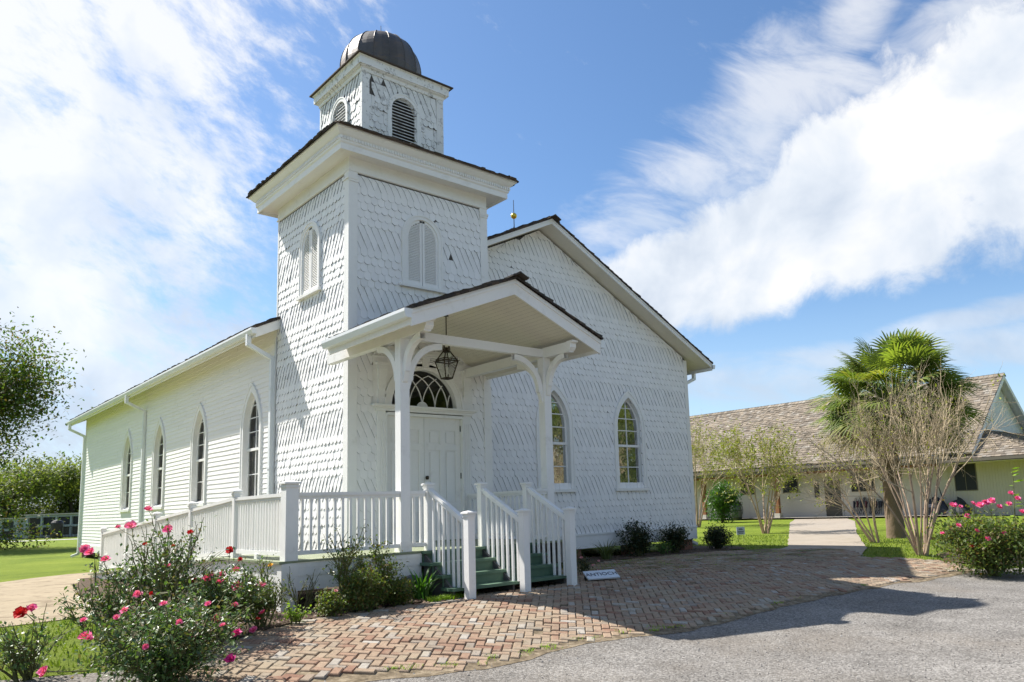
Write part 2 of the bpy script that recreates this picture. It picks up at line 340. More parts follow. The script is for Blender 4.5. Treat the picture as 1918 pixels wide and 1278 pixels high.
# ------------------------------------------------------------------ mesh helpers
ROOT = {}
class MB:
    def __init__(s): s.v = []; s.f = []; s.r = []; s.mi = {}
    def add(s, vs, fs, r=None):
        n = len(s.v); s.v += [tuple(v) for v in vs]
        if r is None: r = R.random()
        for f in fs: s.f.append(tuple(i + n for i in f)); s.r.append(r)
    def edge(s, n):
        for i in range(len(s.f) - n, len(s.f)): s.mi[i] = 1
    def edge_range(s, n, a, b):
        st = len(s.f) - n
        for i in range(a, b + 1): s.mi[st + i] = 1
    def quad(s, a, b, c, d, r=None): s.add([a, b, c, d], [(0, 1, 2, 3)], r)
    def box(s, x0, x1, y0, y1, z0, z1, r=None):
        s.add([(x0, y0, z0), (x1, y0, z0), (x1, y1, z0), (x0, y1, z0), (x0, y0, z1), (x1, y0, z1), (x1, y1, z1), (x0, y1, z1)],
              [(0, 3, 2, 1), (4, 5, 6, 7), (0, 1, 5, 4), (1, 2, 6, 5), (2, 3, 7, 6), (3, 0, 4, 7)], r)
    def obox(s, c, a, b, n, r=None):
        c, a, b, n = map(Vector, (c, a, b, n)); vs = []
        for k in (-1, 1):
            for i, j in ((-1, -1), (1, -1), (1, 1), (-1, 1)): vs.append(c + a * i + b * j + n * k)
        s.add(vs, [(0, 3, 2, 1), (4, 5, 6, 7), (0, 1, 5, 4), (1, 2, 6, 5), (2, 3, 7, 6), (3, 0, 4, 7)], r)
    def bar(s, p0, p1, w, h, up=(0, 0, 1), r=None):
        p0, p1, up = Vector(p0), Vector(p1), Vector(up); d = p1 - p0; L = d.length; d.normalize()
        side = d.cross(up).normalized(); u2 = side.cross(d).normalized()
        s.obox((p0 + p1) / 2, d * L / 2, side * w / 2, u2 * h / 2, r)
    def prism(s, poly, ext, r=None):
        n = len(poly); e = Vector(ext); vs = [Vector(p) for p in poly] + [Vector(p) + e for p in poly]
        fs = [tuple(range(n))[::-1], tuple(range(n, 2 * n))] + [(i, (i + 1) % n, n + (i + 1) % n, n + i) for i in range(n)]
        s.add(vs, fs, r)
    def tube(s, pts, rad, n=6, r=None, cap=True):
        pts = [Vector(p) for p in pts]
        if not isinstance(rad, (list, tuple)): rad = [rad] * len(pts)
        vs = []
        for i, p in enumerate(pts):
            d = (pts[min(i + 1, len(pts) - 1)] - pts[max(i - 1, 0)])
            if d.length < 1e-9: d = Vector((0, 0, 1))
            d.normalize(); a = Vector((0, 0, 1)) if abs(d.z) < .9 else Vector((1, 0, 0))
            x = d.cross(a).normalized(); y = d.cross(x)
            for k in range(n):
                t = 2 * math.pi * k / n; vs.append(p + (x * math.cos(t) + y * math.sin(t)) * rad[i])
        fs = []
        for i in range(len(pts) - 1):
            for k in range(n): fs.append((i * n + k, i * n + (k + 1) % n, (i + 1) * n + (k + 1) % n, (i + 1) * n + k))
        if cap and n > 2: fs += [tuple(range(n))[::-1], tuple(range(len(vs) - n, len(vs)))]
        s.add(vs, fs, r)
    def lathe(s, c, prof, n=24, r=None):
        c = Vector(c); vs = []; fs = []
        for (rad, z) in prof:
            for k in range(n):
                t = 2 * math.pi * k / n; vs.append(c + Vector((rad * math.cos(t), rad * math.sin(t), z)))
        for i in range(len(prof) - 1):
            for k in range(n): fs.append((i * n + k, i * n + (k + 1) % n, (i + 1) * n + (k + 1) % n, (i + 1) * n + k))
        fs.append(tuple(range(n))[::-1]); fs.append(tuple(range(len(vs) - n, len(vs))))
        s.add(vs, fs, r)
    def ringprof(s, x0, x1, y0, y1, prof, r=None, sides='FRBL'):
        """profile (outset, z) swept with mitres round a rectangle"""
        def cor(o): return [(x0 - o, y0 - o), (x1 + o, y0 - o), (x1 + o, y1 + o), (x0 - o, y1 + o)]
        for (o0, z0), (o1, z1) in zip(prof, prof[1:]):
            A, B = cor(o0), cor(o1)
            for i, sd in enumerate('FRBL'):
                if sd not in sides: continue
                j = (i + 1) % 4
                s.quad((*A[i], z0), (*A[j], z0), (*B[j], z1), (*B[i], z1), r)
    def build(s, name, m, parent=None, smooth=False, label=None, cat=None, group=None, kind=None):
        me = bpy.data.meshes.new(name)
        off = ROOT.get(parent.name, Vector((0, 0, 0))) if parent else Vector((0, 0, 0))
        me.from_pydata([(v[0] - off.x, v[1] - off.y, v[2] - off.z) for v in s.v], [], s.f)
        at = me.attributes.new('rnd', 'FLOAT', 'FACE'); at.data.foreach_set('value', s.r)
        if smooth: me.polygons.foreach_set('use_smooth', [True] * len(me.polygons))
        me.materials.append(MATS[m])
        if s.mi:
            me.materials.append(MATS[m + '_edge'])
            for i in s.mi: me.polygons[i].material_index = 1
        me.update()
        o = bpy.data.objects.new(name, me); COL.objects.link(o)
        if parent: o.parent = parent; ROOT[o.name] = off
        tag(o, label, cat, group, kind)
        return o
def tag(o, label=None, cat=None, group=None, kind=None):
    if label: o['label'] = label
    if cat: o['category'] = cat
    if group: o['group'] = group
    if kind: o['kind'] = kind
def thing(name, label, cat, loc=(0, 0, 0), group=None, rz=0):
    o = bpy.data.objects.new(name, None); COL.objects.link(o); o.location = loc; o.rotation_euler = (0, 0, rz)
    o.empty_display_size = .1
    ROOT[o.name] = Vector(loc); tag(o, label, cat, group); return o
def copy_thing(o, loc, rz, label, scale=1.0, group=None):
    c = o.copy(); COL.objects.link(c); c.location = loc; c.rotation_euler = (0, 0, rz); c.scale = (scale,) * 3
    c['label'] = label
    if group: c['group'] = group
    for ch in list(o.children):
        d = ch.copy(); COL.objects.link(d); d.parent = c
        for g in list(ch.children):
            e = g.copy(); COL.objects.link(e); e.parent = d
    return c

def sm(t): t = min(1, max(0, t)); return t * t * (3 - 2 * t)
def gz(x, y): return -.10 * sm((x - 3) / 9) - .35 * sm((-3.6 - y) / 4.5)

# ------------------------------------------------------------------ the ground
def sheet(poly, off, step, jit=0.0):
    """triangulated sheet that follows the ground inside a polygon"""
    pts = []; n = len(poly)
    for i in range(n):
        a, b = Vector(poly[i]), Vector(poly[(i + 1) % n]); L = (b - a).length; k = max(1, int(L / step))
        for j in range(k):
            p = a.lerp(b, j / k)
            if jit and j: p += Vector((noise.noise(Vector((p.x * .9, p.y * .9, 0))), noise.noise(Vector((p.x * .9, p.y * .9, 7))))) * jit + Vector((R.uniform(-1, 1), R.uniform(-1, 1))) * jit * .3
            pts.append(p)
    m = len(pts); edges = [(i, (i + 1) % m) for i in range(m)]
    xs = [p.x for p in pts]; ys = [p.y for p in pts]
    x = math.floor(min(xs) / step) * step
    bound = [(p.x, p.y) for p in pts]
    while x < max(xs):
        # crossings
        cr = []
        for i in range(m):
            (x1, y1), (x2, y2) = bound[i], bound[(i + 1) % m]
            if (x1 <= x < x2) or (x2 <= x < x1): cr.append(y1 + (x - x1) / (x2 - x1) * (y2 - y1))
        cr.sort()
        for a, b in zip(cr[::2], cr[1::2]):
            y = math.ceil(a / step) * step
            while y < b:
                if y - a > .1 * step and b - y > .1 * step: pts.append(Vector((x, y)))
                y += step
        x += step
    vs, es, fs, *_ = geometry.delaunay_2d_cdt(pts, edges, [], 1, 1e-5)
    mb = MB(); mb.v = [(v.x, v.y, gz(v.x, v.y) + off) for v in vs]
    for f in fs:
        mb.f.append(tuple(f)); mb.r.append(.5)
    return mb
def inpoly(x, y, poly):
    c = False; n = len(poly)
    for i in range(n):
        (x1, y1), (x2, y2) = poly[i], poly[(i + 1) % n]
        if (y1 > y) != (y2 > y) and x < (x2 - x1) * (y - y1) / (y2 - y1) + x1: c = not c
    return c
def grid_lawn():
    def axis(lo, hi, a, b, st):
        out = []; x = a
        while x <= b + 1e-6: out.append(x); x += st
        far = [20, 60, 150, 400, 1200]
        return [a - d for d in far[::-1]] + out + [b + d for d in far]
    X = axis(0, 0, -12, 20, .5); Y = axis(0, 0, -16, 6, .5)
    mb = MB(); nx = len(X)
    for y in Y:
        for x in X: mb.v.append((x, y, gz(x, y)))
    for j in range(len(Y) - 1):
        for i in range(nx - 1):
            a = j * nx + i; mb.f.append((a, a + 1, a + nx + 1, a + nx)); mb.r.append(.5)
    return mb
grid_lawn().build('lawn', 'lawn', kind='structure', smooth=True)
BRICK = [(-4.6, -6.6), (-3.34, -6.26), (-1.88, -6.75), (-.3, -6.6), (1.27, -6.95), (3.6, -6.75), (7.04, -6.69), (9.4, -6.75), (11.3, -6.75),
         (12.0, -6.3), (12.1, -5.82), (10.93, -4.49), (11.9, -3.9), (12.9, -3.0), (12.54, -1.28), (11.06, -.16), (9.34, .0), (6.5, -.3), (4.2, -1.2), (3.3, -2.2), (2.9, -2.75), (2.5, -3.5),
         (.16, -3.5), (-1.44, -3.61), (-2.54, -3.78), (-3.28, -4.2), (-4.0, -4.7), (-4.4, -5.3)]
ASPH = [(-60, -60), (40, -60), (40, -12), (16, -8.0), (12.6, -7.35), (11.6, -6.9), (11.0, -5.6), (-3.0, -5.6), (-4.2, -5.0), (-5.0, -4.9), (-5.9, -4.6), (-9, -2.5), (-14, 0), (-60, 4)]
sheet(ASPH, .012, .5, .15).build('gravel_lot', 'gravel', kind='structure', smooth=True)
BRICKBED = [(x - .1, y - (.16 if y < -6 else 0)) for x, y in BRICK]
sheet(BRICKBED, .017, .3, .16).build('brick_bed', 'joint', kind='structure', smooth=True)
DIRT = [(-30, 22), (-4.13, 9.83), (-2.4, 11.3), (-1.2, 11.5), (-1.2, 8.7), (-2.6, 8.7), (-3.4, 4), (-3.7, 1.2), (-4.2, -.3), (-5.32, -.5), (-12, 3.0), (-30, 12)]
sheet(DIRT, .010, .8, .5).build('dirt_path', 'dirt', kind='structure', smooth=True)
BED = [(-3.28, -4.2), (-2.54, -3.78), (-1.44, -3.61), (.16, -3.5), (2.6, -3.5), (2.95, -2.7), (3.0, 0), (-1.0, 0), (-1.0, 8.5), (-2.7, 8.5), (-3.6, 4), (-3.9, 1), (-4.4, -1.5), (-4.4, -3.6), (-3.9, -4.6)]
sheet(BED, .036, .4, .06).build('mulch_bed', 'mulch', kind='structure')
BED2 = [(2.95, -2.7), (3.35, -2.15), (4.2, -1.2), (6.5, -.3), (9.34, .0), (11.06, -.16), (12.4, -.3), (13.2, .6), (13.0, 2.6), (11.9, 2.6), (11.8, 1.3), (3.0, 1.3)]
sheet(BED2, .036, .4, .06).build('mulch_bed', 'mulch', kind='structure')
sheet([(13.2, -7.4), (12.3, -6.7), (12.2, -5.9), (13.2, -5.3), (15.5, -5.6), (17.5, -7.2), (17, -8.3)], .03, .5, .2).build('mulch_bed', 'mulch', kind='structure')
PATH = [(10.95, -4.45), (11.9, -3.9), (12.9, -3.0), (12.54, -1.28), (13.6, -.9), (32.86, 10.7), (39.4, 14.3), (39.4, 10.6), (34.5, 7.6), (21.3, .84), (13.6, -3.35)]
sheet(PATH, .018, .8, .05).build('walkway', 'path', kind='structure')
sheet([(39.4, 3.5), (39.4, 46), (41.4, 46), (41.4, 3.5)], .12, 2).build('veranda_slab', 'concrete', kind='structure')
sheet([(-60, 55), (-60, 58.5), (10, 74), (60, 80), (60, 77), (10, 70.5)], .02, 6).build('far_path', 'far_path', kind='structure')

# bricks, laid in a herringbone turned with the drive
def bricks():
    mb = MB(); L, Wd = .212, .106; g = .0042; ang = math.radians(-42.7); ca, sa = math.cos(ang), math.sin(ang)
    cx, cy = 4.0, -4.5
    for a in range(-165, 165):
        for b in range(-92, 92):
            x0 = a * Wd + b * 2 * Wd * 1.0; y0 = a * Wd - b * 2 * Wd * 1.0
            for h in (0, 1):
                if h == 0: rx0, ry0, rx1, ry1 = x0, y0, x0 + L, y0 + Wd
                else: rx0, ry0, rx1, ry1 = x0 + L, y0 - Wd, x0 + L + Wd, y0 + Wd
                mx, my = (rx0 + rx1) / 2, (ry0 + ry1) / 2
                wx, wy = cx + mx * ca - my * sa, cy + mx * sa + my * ca
                if not (-4.8 < wx < 13 and -7.1 < wy < .2): continue
                e = .12 * noise.noise(Vector((wx * 1.1, wy * 1.1, 3))) + (.16 * noise.noise(Vector((wx * 5, wy * 5, 9))) if wy < -5.8 else 0)
                if not inpoly(wx + e, wy + e, BRICK): continue
                if R.random() < .012: continue
                # second brick colours / height
                dz = .036 + R.uniform(-.007, .007) + .012 * noise.noise(Vector((wx * .8, wy * .8, 0)))
                t = R.uniform(-.035, .035); ct, st = math.cos(t), math.sin(t)
                hx, hy = (rx1 - rx0) / 2 - g - R.uniform(0, .003), (ry1 - ry0) / 2 - g - R.uniform(0, .003)
                z0 = gz(wx, wy); tx, ty = R.uniform(-.02, .02), R.uniform(-.02, .02)
                gx = (gz(wx + .1, wy) - gz(wx - .1, wy)) / .2; gy = (gz(wx, wy + .1) - gz(wx, wy - .1)) / .2
                def P(u, v, zz):
                    u2, v2 = u * ct - v * st, u * st + v * ct
                    ox, oy = u2 * ca - v2 * sa, u2 * sa + v2 * ca
                    return (wx + ox, wy + oy, z0 + gx * ox + gy * oy + zz + (tx * u2 + ty * v2))
                bv = .008
                vs = [P(u * hx, v * hy, .0) for u, v in ((-1, -1), (1, -1), (1, 1), (-1, 1))] + \
                     [P(u * hx, v * hy, dz - bv) for u, v in ((-1, -1), (1, -1), (1, 1), (-1, 1))] + \
                     [P(u * (hx - bv) + R.uniform(-.003, .003), v * (hy - bv) + R.uniform(-.003, .003), dz) for u, v in ((-1, -1), (1, -1), (1, 1), (-1, 1))]
                fs = [(8, 9, 10, 11)]
                for q in range(4):
                    w = (q + 1) % 4; fs += [(q, w, 4 + w, 4 + q), (4 + q, 4 + w, 8 + w, 8 + q)]
                mb.add(vs, fs, R.random())
    mb.build('brick_paving', 'brick', kind='structure')
bricks()

# ------------------------------------------------------------------ the church
WX, WY = 3.366, 3.487            # tower footprint
YN, XR, XC = 1.085, 11.806, 5.957
YB, ZF = 23.1, .72
church = thing('church', 'white wooden church with fish-scale shingles, square bell tower and dark dome', 'church', (0, 0, 0))
def PL(kind, base):
    """plane mapping (s, z, out) -> point"""
    if kind == 'F': return lambda s, z, o: (s, base - o, z)      # faces the street (-Y)
    return lambda s, z, o: (base - o, s, z)                       # faces left (-X)
class Op:
    def __init__(s, c, hw, z0, zs, zt): s.c, s.hw, s.z0, s.zs, s.zt = c, hw, z0, zs, zt
    def half(s, z, grow=0):
        hw = s.hw + grow; z0 = s.z0 - grow
        if z < z0: return -1
        if z <= s.zs: return hw
        rise = s.zt + grow * 1.3 - s.zs
        if z >= s.zs + rise: return -1
        rr = (rise * rise + hw * hw) / (2 * hw); q = rr * rr - (z - s.zs) ** 2
        return hw - rr + math.sqrt(max(0, q))
    def outline(s, grow=0, n=12):
        """left bottom, up over the arch, right bottom"""
        hw = s.hw + grow; rise = s.zt + grow * (1.0 if s.zt - s.zs <= s.hw * 1.05 else 1.5) - s.zs
        rr = (rise * rise + hw * hw) / (2 * hw); pts = [(-hw, s.z0)]
        tm = math.asin(min(1, rise / rr)) if rr > hw - 1e-9 else math.pi / 2
        for i in range(n + 1):
            t = tm * i / n; pts.append((-(hw - rr + rr * math.cos(t)), s.zs + rr * math.sin(t)))
        pts = [(s.c + x, z) for x, z in pts]
        return pts + [(2 * s.c - x, z) for x, z in pts[-2::-1]]
def spans(lo, hi, z, ops, grow=0):
    out = [(lo, hi)]
    for op in ops:
        h = op.half(z, grow)
        if h <= 0: continue
        nxt = []
        for a, b in out:
            l, r = op.c - h, op.c + h
            if r <= a or l >= b: nxt.append((a, b)); continue
            if l > a: nxt.append((a, l))
            if r < b: nxt.append((r, b))
        out = nxt
    return [(a, b) for a, b in out if b - a > .004]
def backing(mb, P, z0, z1, lim, ops, dz=.04, o=0.0):
    z = z0
    while z < z1 - 1e-6:
        zt = min(z1, z + dz); lo, hi = lim((z + zt) / 2)
        if hi > lo:
            for a, b in spans(lo, hi, (z + zt) / 2, ops, .03): mb.quad(P(a, z, o), P(b, z, o), P(b, zt, o), P(a, zt, o))
        z = zt
EXP, SWD = .16, .155
BANDC = [1.83 + 1.265 * k for k in range(-2, 9)]
def is_diamond(z): return any(abs(z - c) < .25 for c in BANDC)
def shingles(mb, P, z0, z1, lim, ops, miss=0.0, missf=None, phase=0.0, e=EXP, w=SWD):
    k = 0; z = z0; r = w / 2
    while z < z1:
        dia = is_diamond(z + e * .55)
        lo, hi = lim(z + e * .5); s = math.floor(lo / w) * w + (w / 2 if k % 2 else 0) + phase - w
        while s < hi + w:
            c = s; s += w
            body = e * 2.05
            zc = z + e * .5
            lo2, hi2 = lim(zc)
            if c < lo2 - r * .8 or c > hi2 + r * .8: continue
            bad = False
            for op in ops:
                h = op.half(zc, .04)
                if h > 0 and abs(c - op.c) < h - .02: bad = True
            if bad: continue
            p = miss if missf is None else missf(c, z)
            if p and R.random() < p: continue
            jz = R.uniform(-.005, .005); js = R.uniform(-.003, .003); hw = r - .0022 - R.uniform(0, .0015)
            lift = R.uniform(0, .008) if R.random() < .25 else 0
            th = .026 + R.uniform(-.004, .006)
            prof = [(-hw, body)]
            if dia: prof += [(-hw, e * 1.02), (-.006, 0), (.006, 0), (hw, e * 1.02)]
            else:
                rr = hw
                prof += [(-hw, rr * .92)] + [(-rr * math.cos(t), rr * .92 * (1 - math.sin(t))) for t in [math.pi * q / 8 for q in range(1, 8)]] + [(hw, rr * .92)]
            prof += [(hw, body)]
            def cl(x, zz):
                l, h2 = lim(zz); return min(max(x, l), h2)
            n = len(prof); vo = []; vi = []
            for (x, zl) in prof:
                zz = z + zl + jz; xx = cl(c + x + js, min(zz, z1 + .2))
                o = th + lift * (1 - zl / body) - (th - .004) * (zl / body)
                vo.append(P(xx, zz, o)); vi.append(P(xx, zz, .001))
            if z + body > z1 + .02:    # trim against the board above
                vo = []; vi = []
                for (x, zl) in prof:
                    zz = min(z + zl + jz, z1 + .01); xx = cl(c + x + js, zz); o = th - (th - .004) * (zl / body)
                    vo.append(P(xx, zz, o)); vi.append(P(xx, zz, .001))
            fs = [tuple(range(n))] + [(i, i + 1, n + i + 1, n + i) for i in range(n - 1)]
            mb.add(vo + vi, fs)
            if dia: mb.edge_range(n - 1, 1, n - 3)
            else: mb.edge_range(n - 1, 2, n - 4)  # only lower edges take the dark colour with its painted shadow line
        z += e; k += 1
def frame(mb, P, op, inner, outer, o_front, o_back, n=12):
    A, B = op.outline(inner, n), op.outline(outer, n)
    for i in range(len(A) - 1):
        a0, a1, b0, b1 = A[i], A[i + 1], B[i], B[i + 1]
        r = .5
        mb.quad(P(*a0, o_front), P(*a1, o_front), P(*b1, o_front), P(*b0, o_front), r)
        mb.quad(P(*a0, o_front), P(*a1, o_front), P(*a1, o_back), P(*a0, o_back), r)
        mb.quad(P(*b0, o_front), P(*b1, o_front), P(*b1, -.01), P(*b0, -.01), r)
def pbar(mb, P, p0, p1, w, o0, o1):
    """flat bar in a wall plane between two (s,z) points"""
    a, b = Vector(p0), Vector(p1); d = (b - a).normalized(); nn = Vector((-d.y, d.x)) * w / 2
    q = [a - nn, b - nn, b + nn, a + nn]
    mb.add([P(x, y, o0) for x, y in q] + [P(x, y, o1) for x, y in q],
           [(0, 1, 2, 3), (7, 6, 5, 4), (0, 1, 5, 4), (1, 2, 6, 5), (2, 3, 7, 6), (3, 0, 4, 7)])
def prect(mb, P, s0, s1, z0, z1, o0, o1): pbar(mb, P, (s0, (z0 + z1) / 2), (s1, (z0 + z1) / 2), z1 - z0, o0, o1)

PF, PS = PL('F', 0), PL('L', 0)           # tower front, tower left
PN, PW = PL('F', YN), PL('L', 0)          # nave front, nave left wall

# openings ---------------------------------------------------------
def lancet(c): return Op(c, .50, 1.78, 3.40, 4.32)
front_ops = [lancet(6.262), lancet(9.084)]
left_ops = [lancet(4.862 + 3.786 * i) for i in range(4)]
shut_f = Op(1.665, .39, 6.03, 7.10, 7.50)
shut_s = Op(1.72, .39, 6.03, 7.10, 7.50)
fan = Op(1.69, .78, 3.46, 3.461, 4.24)
door_op = Op(1.70, .98, ZF, 3.40, 3.401)

# tower walls ---------------------------------------------------------
mb = MB()
backing(mb, PF, .2, 8.35, lambda z: (0, WX), [shut_f, fan, door_op])
backing(mb, PS, .2, 8.35, lambda z: (0, WY), [shut_s])
mb.box(WX - .002, WX, .0, WY, .2, 8.35); mb.box(0, WX, WY - .002, WY, 5.0, 8.35)
mb.box(.05, WX - .05, .05, WY - .05, .66, .70); mb.box(.05, WX - .05, .05, WY - .05, 5.6, 5.64)
mb.build('tower_wall', 'old_wood', church)
CB = .16
mb = MB()
def missf(c, z):
    if z > 7.3 and c > 1.9: return .035
    return .004
def lim_tf(z): return (CB, WX - CB)
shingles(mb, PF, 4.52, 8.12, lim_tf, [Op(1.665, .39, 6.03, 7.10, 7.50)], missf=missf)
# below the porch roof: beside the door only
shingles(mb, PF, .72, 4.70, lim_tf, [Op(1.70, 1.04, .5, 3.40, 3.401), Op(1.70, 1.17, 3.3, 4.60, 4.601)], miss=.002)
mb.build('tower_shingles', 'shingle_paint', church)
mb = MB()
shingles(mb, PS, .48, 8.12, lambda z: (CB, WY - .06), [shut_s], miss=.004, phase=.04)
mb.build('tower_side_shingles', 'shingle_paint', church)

# nave front ---------------------------------------------------------
def lim_nf(z):
    hi = XR if z < 5.69 else XR - (z - 5.69) / .492
    lo = WX if z < 7.30 else max(WX, XC - (8.57 - z) / .492)
    return lo, hi
mb = MB()
backing(mb, PN, .25, 8.60, lim_nf, front_ops)
mb.box(XR - .002, XR, YN, YB, .25, 5.7); mb.box(0, XR, YB - .002, YB, .25, 5.7)
mb.box(0.02, XR - .02, YN + .02, YB - .02, .62, .66)
backing(mb, PW, .25, 5.72, lambda z: (WY, YB), left_ops, o=0.0)
mb.quad((0, YB, 5.69), (XR, YB, 5.69), (XC, YB, 8.57), (XC, YB, 8.57))
mb.build('nave_wall', 'old_wood', church)
mb = MB()
def lim_ns(z):
    a, b = lim_nf(z); return a + .01, (XR - .13 if z < 5.62 else b - .01)
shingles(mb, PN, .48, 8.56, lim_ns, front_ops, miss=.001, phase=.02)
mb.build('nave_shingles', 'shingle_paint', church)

# clapboards on the long wall ------------------------------------------
mb = MB(); z = .50; k = 0
sagf = lambda y, z: .012 * math.sin(y * .55 + z) + .008 * noise.noise(Vector((y * .7, z * 2, 0)))
while z < 5.62:
    e = .116; cuts = [WY + .10]; y = WY + .1 + R.uniform(.8, 3.5)
    while y < YB: cuts.append(y); y += R.uniform(2.2, 4.2)
    cuts.append(YB - .10)
    for a, b in zip(cuts, cuts[1:]):
        for c, d in spans(a + .002, b - .002, z + e * .5, left_ops, .05):
            nseg = max(1, int((d - c) / .6)); rr = R.random(); jo = R.uniform(-.0015, .0015)
            for i in range(nseg):
                y0, y1 = c + (d - c) * i / nseg, c + (d - c) * (i + 1) / nseg
                s0, s1 = sagf(y0, z), sagf(y1, z)
                mb.add([PW(y0, z + s0, .024 + jo), PW(y1, z + s1, .024 + jo), PW(y1, z + e + .03 + s1, .006), PW(y0, z + e + .03 + s0, .006), PW(y0, z + s0, .002), PW(y1, z + s1, .002)],
                       [(0, 1, 2, 3), (0, 1, 5, 4)], rr)
    z += e
mb.build('clapboard_siding', 'clapboard_paint', church)

# boards at corners, skirts, friezes ------------------------------------
mb = MB()
mb.box(-.035, CB, -.035, .0, .30, 8.2); mb.box(-.035, .0, 0.0, CB, .30, 8.2)
mb.box(WX - CB, WX + .035, -.035, .0, .30, 8.2); mb.box(WX, WX + .035, 0, YN, .30, 8.2)
mb.box(WX, WX + .03, YN, WY, 7.2, 8.2)
mb.box(-.03, 0, WY - .06, WY + .0, 5.4, 8.2)
for x0, x1 in ((-.06, CB + .02), (WX - CB - .02, WX + .06)):
    mb.box(x0, x1, -.06, -.036, 8.0, 8.05); mb.box(x0 + .01, x1 - .01, -.05, -.036, 7.95, 8.0)
mb.box(-.06, -.036, -.035, CB + .02, 8.0, 8.05)
mb.build('tower_corner_board', 'white_paint', church)
mb = MB()
mb.box(XR - .13, XR + .03, YN - .03, YN, .28, 5.66); mb.box(XR, XR + .03, YN, YN + .13, .28, 5.6)
mb.build('nave_corner_board', 'white_paint', church); mb = MB(); mb.box(-.032, 0, WY, WY + .10, .42, 5.6)
mb.build('nave_corner_board', 'white_paint', church); mb = MB(); mb.box(-.032, 0, YB - .10, YB, .28, 5.6)
mb.build('nave_corner_board', 'white_paint', church)
mb = MB()
mb.box(-.02, WX + .02, -.022, 0, .30, .86); mb.box(WX + .035, XR + .03, YN - .045, YN, .24, .57); mb.box(WX + .035, XR + .04, YN - .065, YN, .57, .62)
mb.box(-.045, 0, WY, YB, .24, .50); mb.box(-.05, 0, .17, WY, .28, .62)
mb.build('skirt_board', 'white_paint', church)
mb = MB()
for y in [4, 7.2, 10.4, 13.6, 16.8, 20, YB - .25]: mb = MB(); mb.box(.05, .45, y - .2, y + .2, -.2, .25); mb.build('foundation_pier', 'brick_pier', church)
for x in [4.6, 6.9, 9.2, 11.5]: mb = MB(); mb.box(x - .2, x + .2, YN + .05, YN + .45, -.3, .25); mb.build('foundation_pier', 'brick_pier', church)

# tower cornice ----------------------------------------------------------
mb = MB()
mb.ringprof(0, WX, 0, WY, [(.0, 8.16), (.03, 8.16), (.03, 8.46), (.35, 8.46), (.35, 8.40), (.38, 8.40), (.38, 8.52), (.41, 8.55), (.41, 8.66), (.45, 8.69), (.52, 8.77), (.54, 8.77), (.54, 8.81)], .5)
for a in [8.19]:
    mb.ringprof(0, WX, 0, WY, [(.03, a - .03), (.05, a - .02), (.05, a), (.03, a + .01)], .5)
cornice = mb.build('cornice', 'white_paint', church)
mb = MB(); d = .062
x = -.40
while x < WX + .40:
    mb.box(x, x + d * .55, -.435, -.408, 8.59, 8.655); mb.box(-.435, -.408, x, x + d * .55, 8.59, 8.655); x += d
mb.build('dentil_course', 'white_paint', cornice)

# roofs made of wooden shakes ----------------------------------------------
def shakes(mb, O, U, V, uf, v1, e=.17, wmin=.10, wmax=.20, th=.022, rag=.02, v0=0.0, lay=0.0):
    O, U, V = Vector(O), Vector(U).normalized(), Vector(V).normalized(); N = U.cross(V).normalized()
    if N.z < 0: N = -N
    if lay:      # starter course and underlayment give the roof its dark edge
        v = v0
        while v < v1:
            u0, u1 = uf(v + e * .25); ve = min(v + e * .5, v1); a, b = u0 - .03 - R.uniform(0, .02), u1
            q = [O + U * a + V * v, O + U * b + V * v, O + U * b + V * ve, O + U * a + V * ve]
            mb.add(q + [p + N * (lay + .004) for p in q], [(4, 5, 6, 7), (0, 3, 7, 4), (1, 5, 6, 2), (0, 1, 5, 4)]); v += e * .5
        O = O + N * lay
    v = v0
    while v < v1:
        u0, u1 = uf(v + e * .5); u = u0 - R.uniform(0, .03)
        while u < u1:
            w = min(R.uniform(wmin, wmax), u1 - u + R.uniform(0, .02))
            if w < .03: break
            a, b = u + .002, u + w - .002; u += w
            t = th * R.uniform(.7, 1.5); dv = R.uniform(-rag, rag); ve = min(v + e * 1.7, v1 + .04); curl = R.uniform(0, .012)
            lo, hi = v + dv, ve
            mb.add([O + U * a + V * lo + N * .002, O + U * b + V * lo + N * .002, O + U * b + V * lo + N * (t + curl), O + U * a + V * lo + N * (t + R.uniform(0, .01)),
                    O + U * b + V * hi + N * .008, O + U * a + V * hi + N * .008, O + U * b + V * hi + N * 0, O + U * a + V * hi + N * 0],
                   [(0, 1, 2, 3), (3, 2, 4, 5), (1, 6, 4, 2), (0, 3, 5, 7)])
        v += e
SL = .492; q = math.hypot(1, SL)
YF = .55                                    # front edge of the main gable roof
def ztop(x): return 8.735 - SL * abs(x - XC)
EX = 6.51                                   # half span to the eave edge
mb = MB()
# right slope and left slope (L shaped round the tower)
Lh = EX * q
shakes(mb, (XC + EX, YF, ztop(XC + EX)), (0, 1, 0), (-1, 0, SL), lambda v: (0, YB + .4 - YF), Lh, e=.2, wmin=.12, wmax=.30, th=.034, lay=.035)
shakes(mb, (XC - EX, YF, ztop(XC - EX)), (0, 1, 0), (1, 0, SL), lambda v: ((0 if (-EX + XC + v / q) > WX + .02 else (WY - .18 - YF if (-EX + XC + v / q) < 0 else WY - YF)), YB + .4 - YF), Lh, e=.2, wmin=.12, wmax=.30, th=.034, lay=.035)
roof = mb.build('roof', 'shake', church)
mb = MB()   # ridge cap
y = YF - .14
while y < YB + .4:
    t = .03 if y > YF else .05
    for sx in (-1, 1):
        mb.obox((XC + sx * .085, y + .17, ztop(XC) - .03 + (t if y < YF else 0) * .6), (.10, 0, -.049 * sx), (0, .19, -.012), (0, 0, .013))
    y += .2
mb.build('ridge_cap', 'shake', roof)
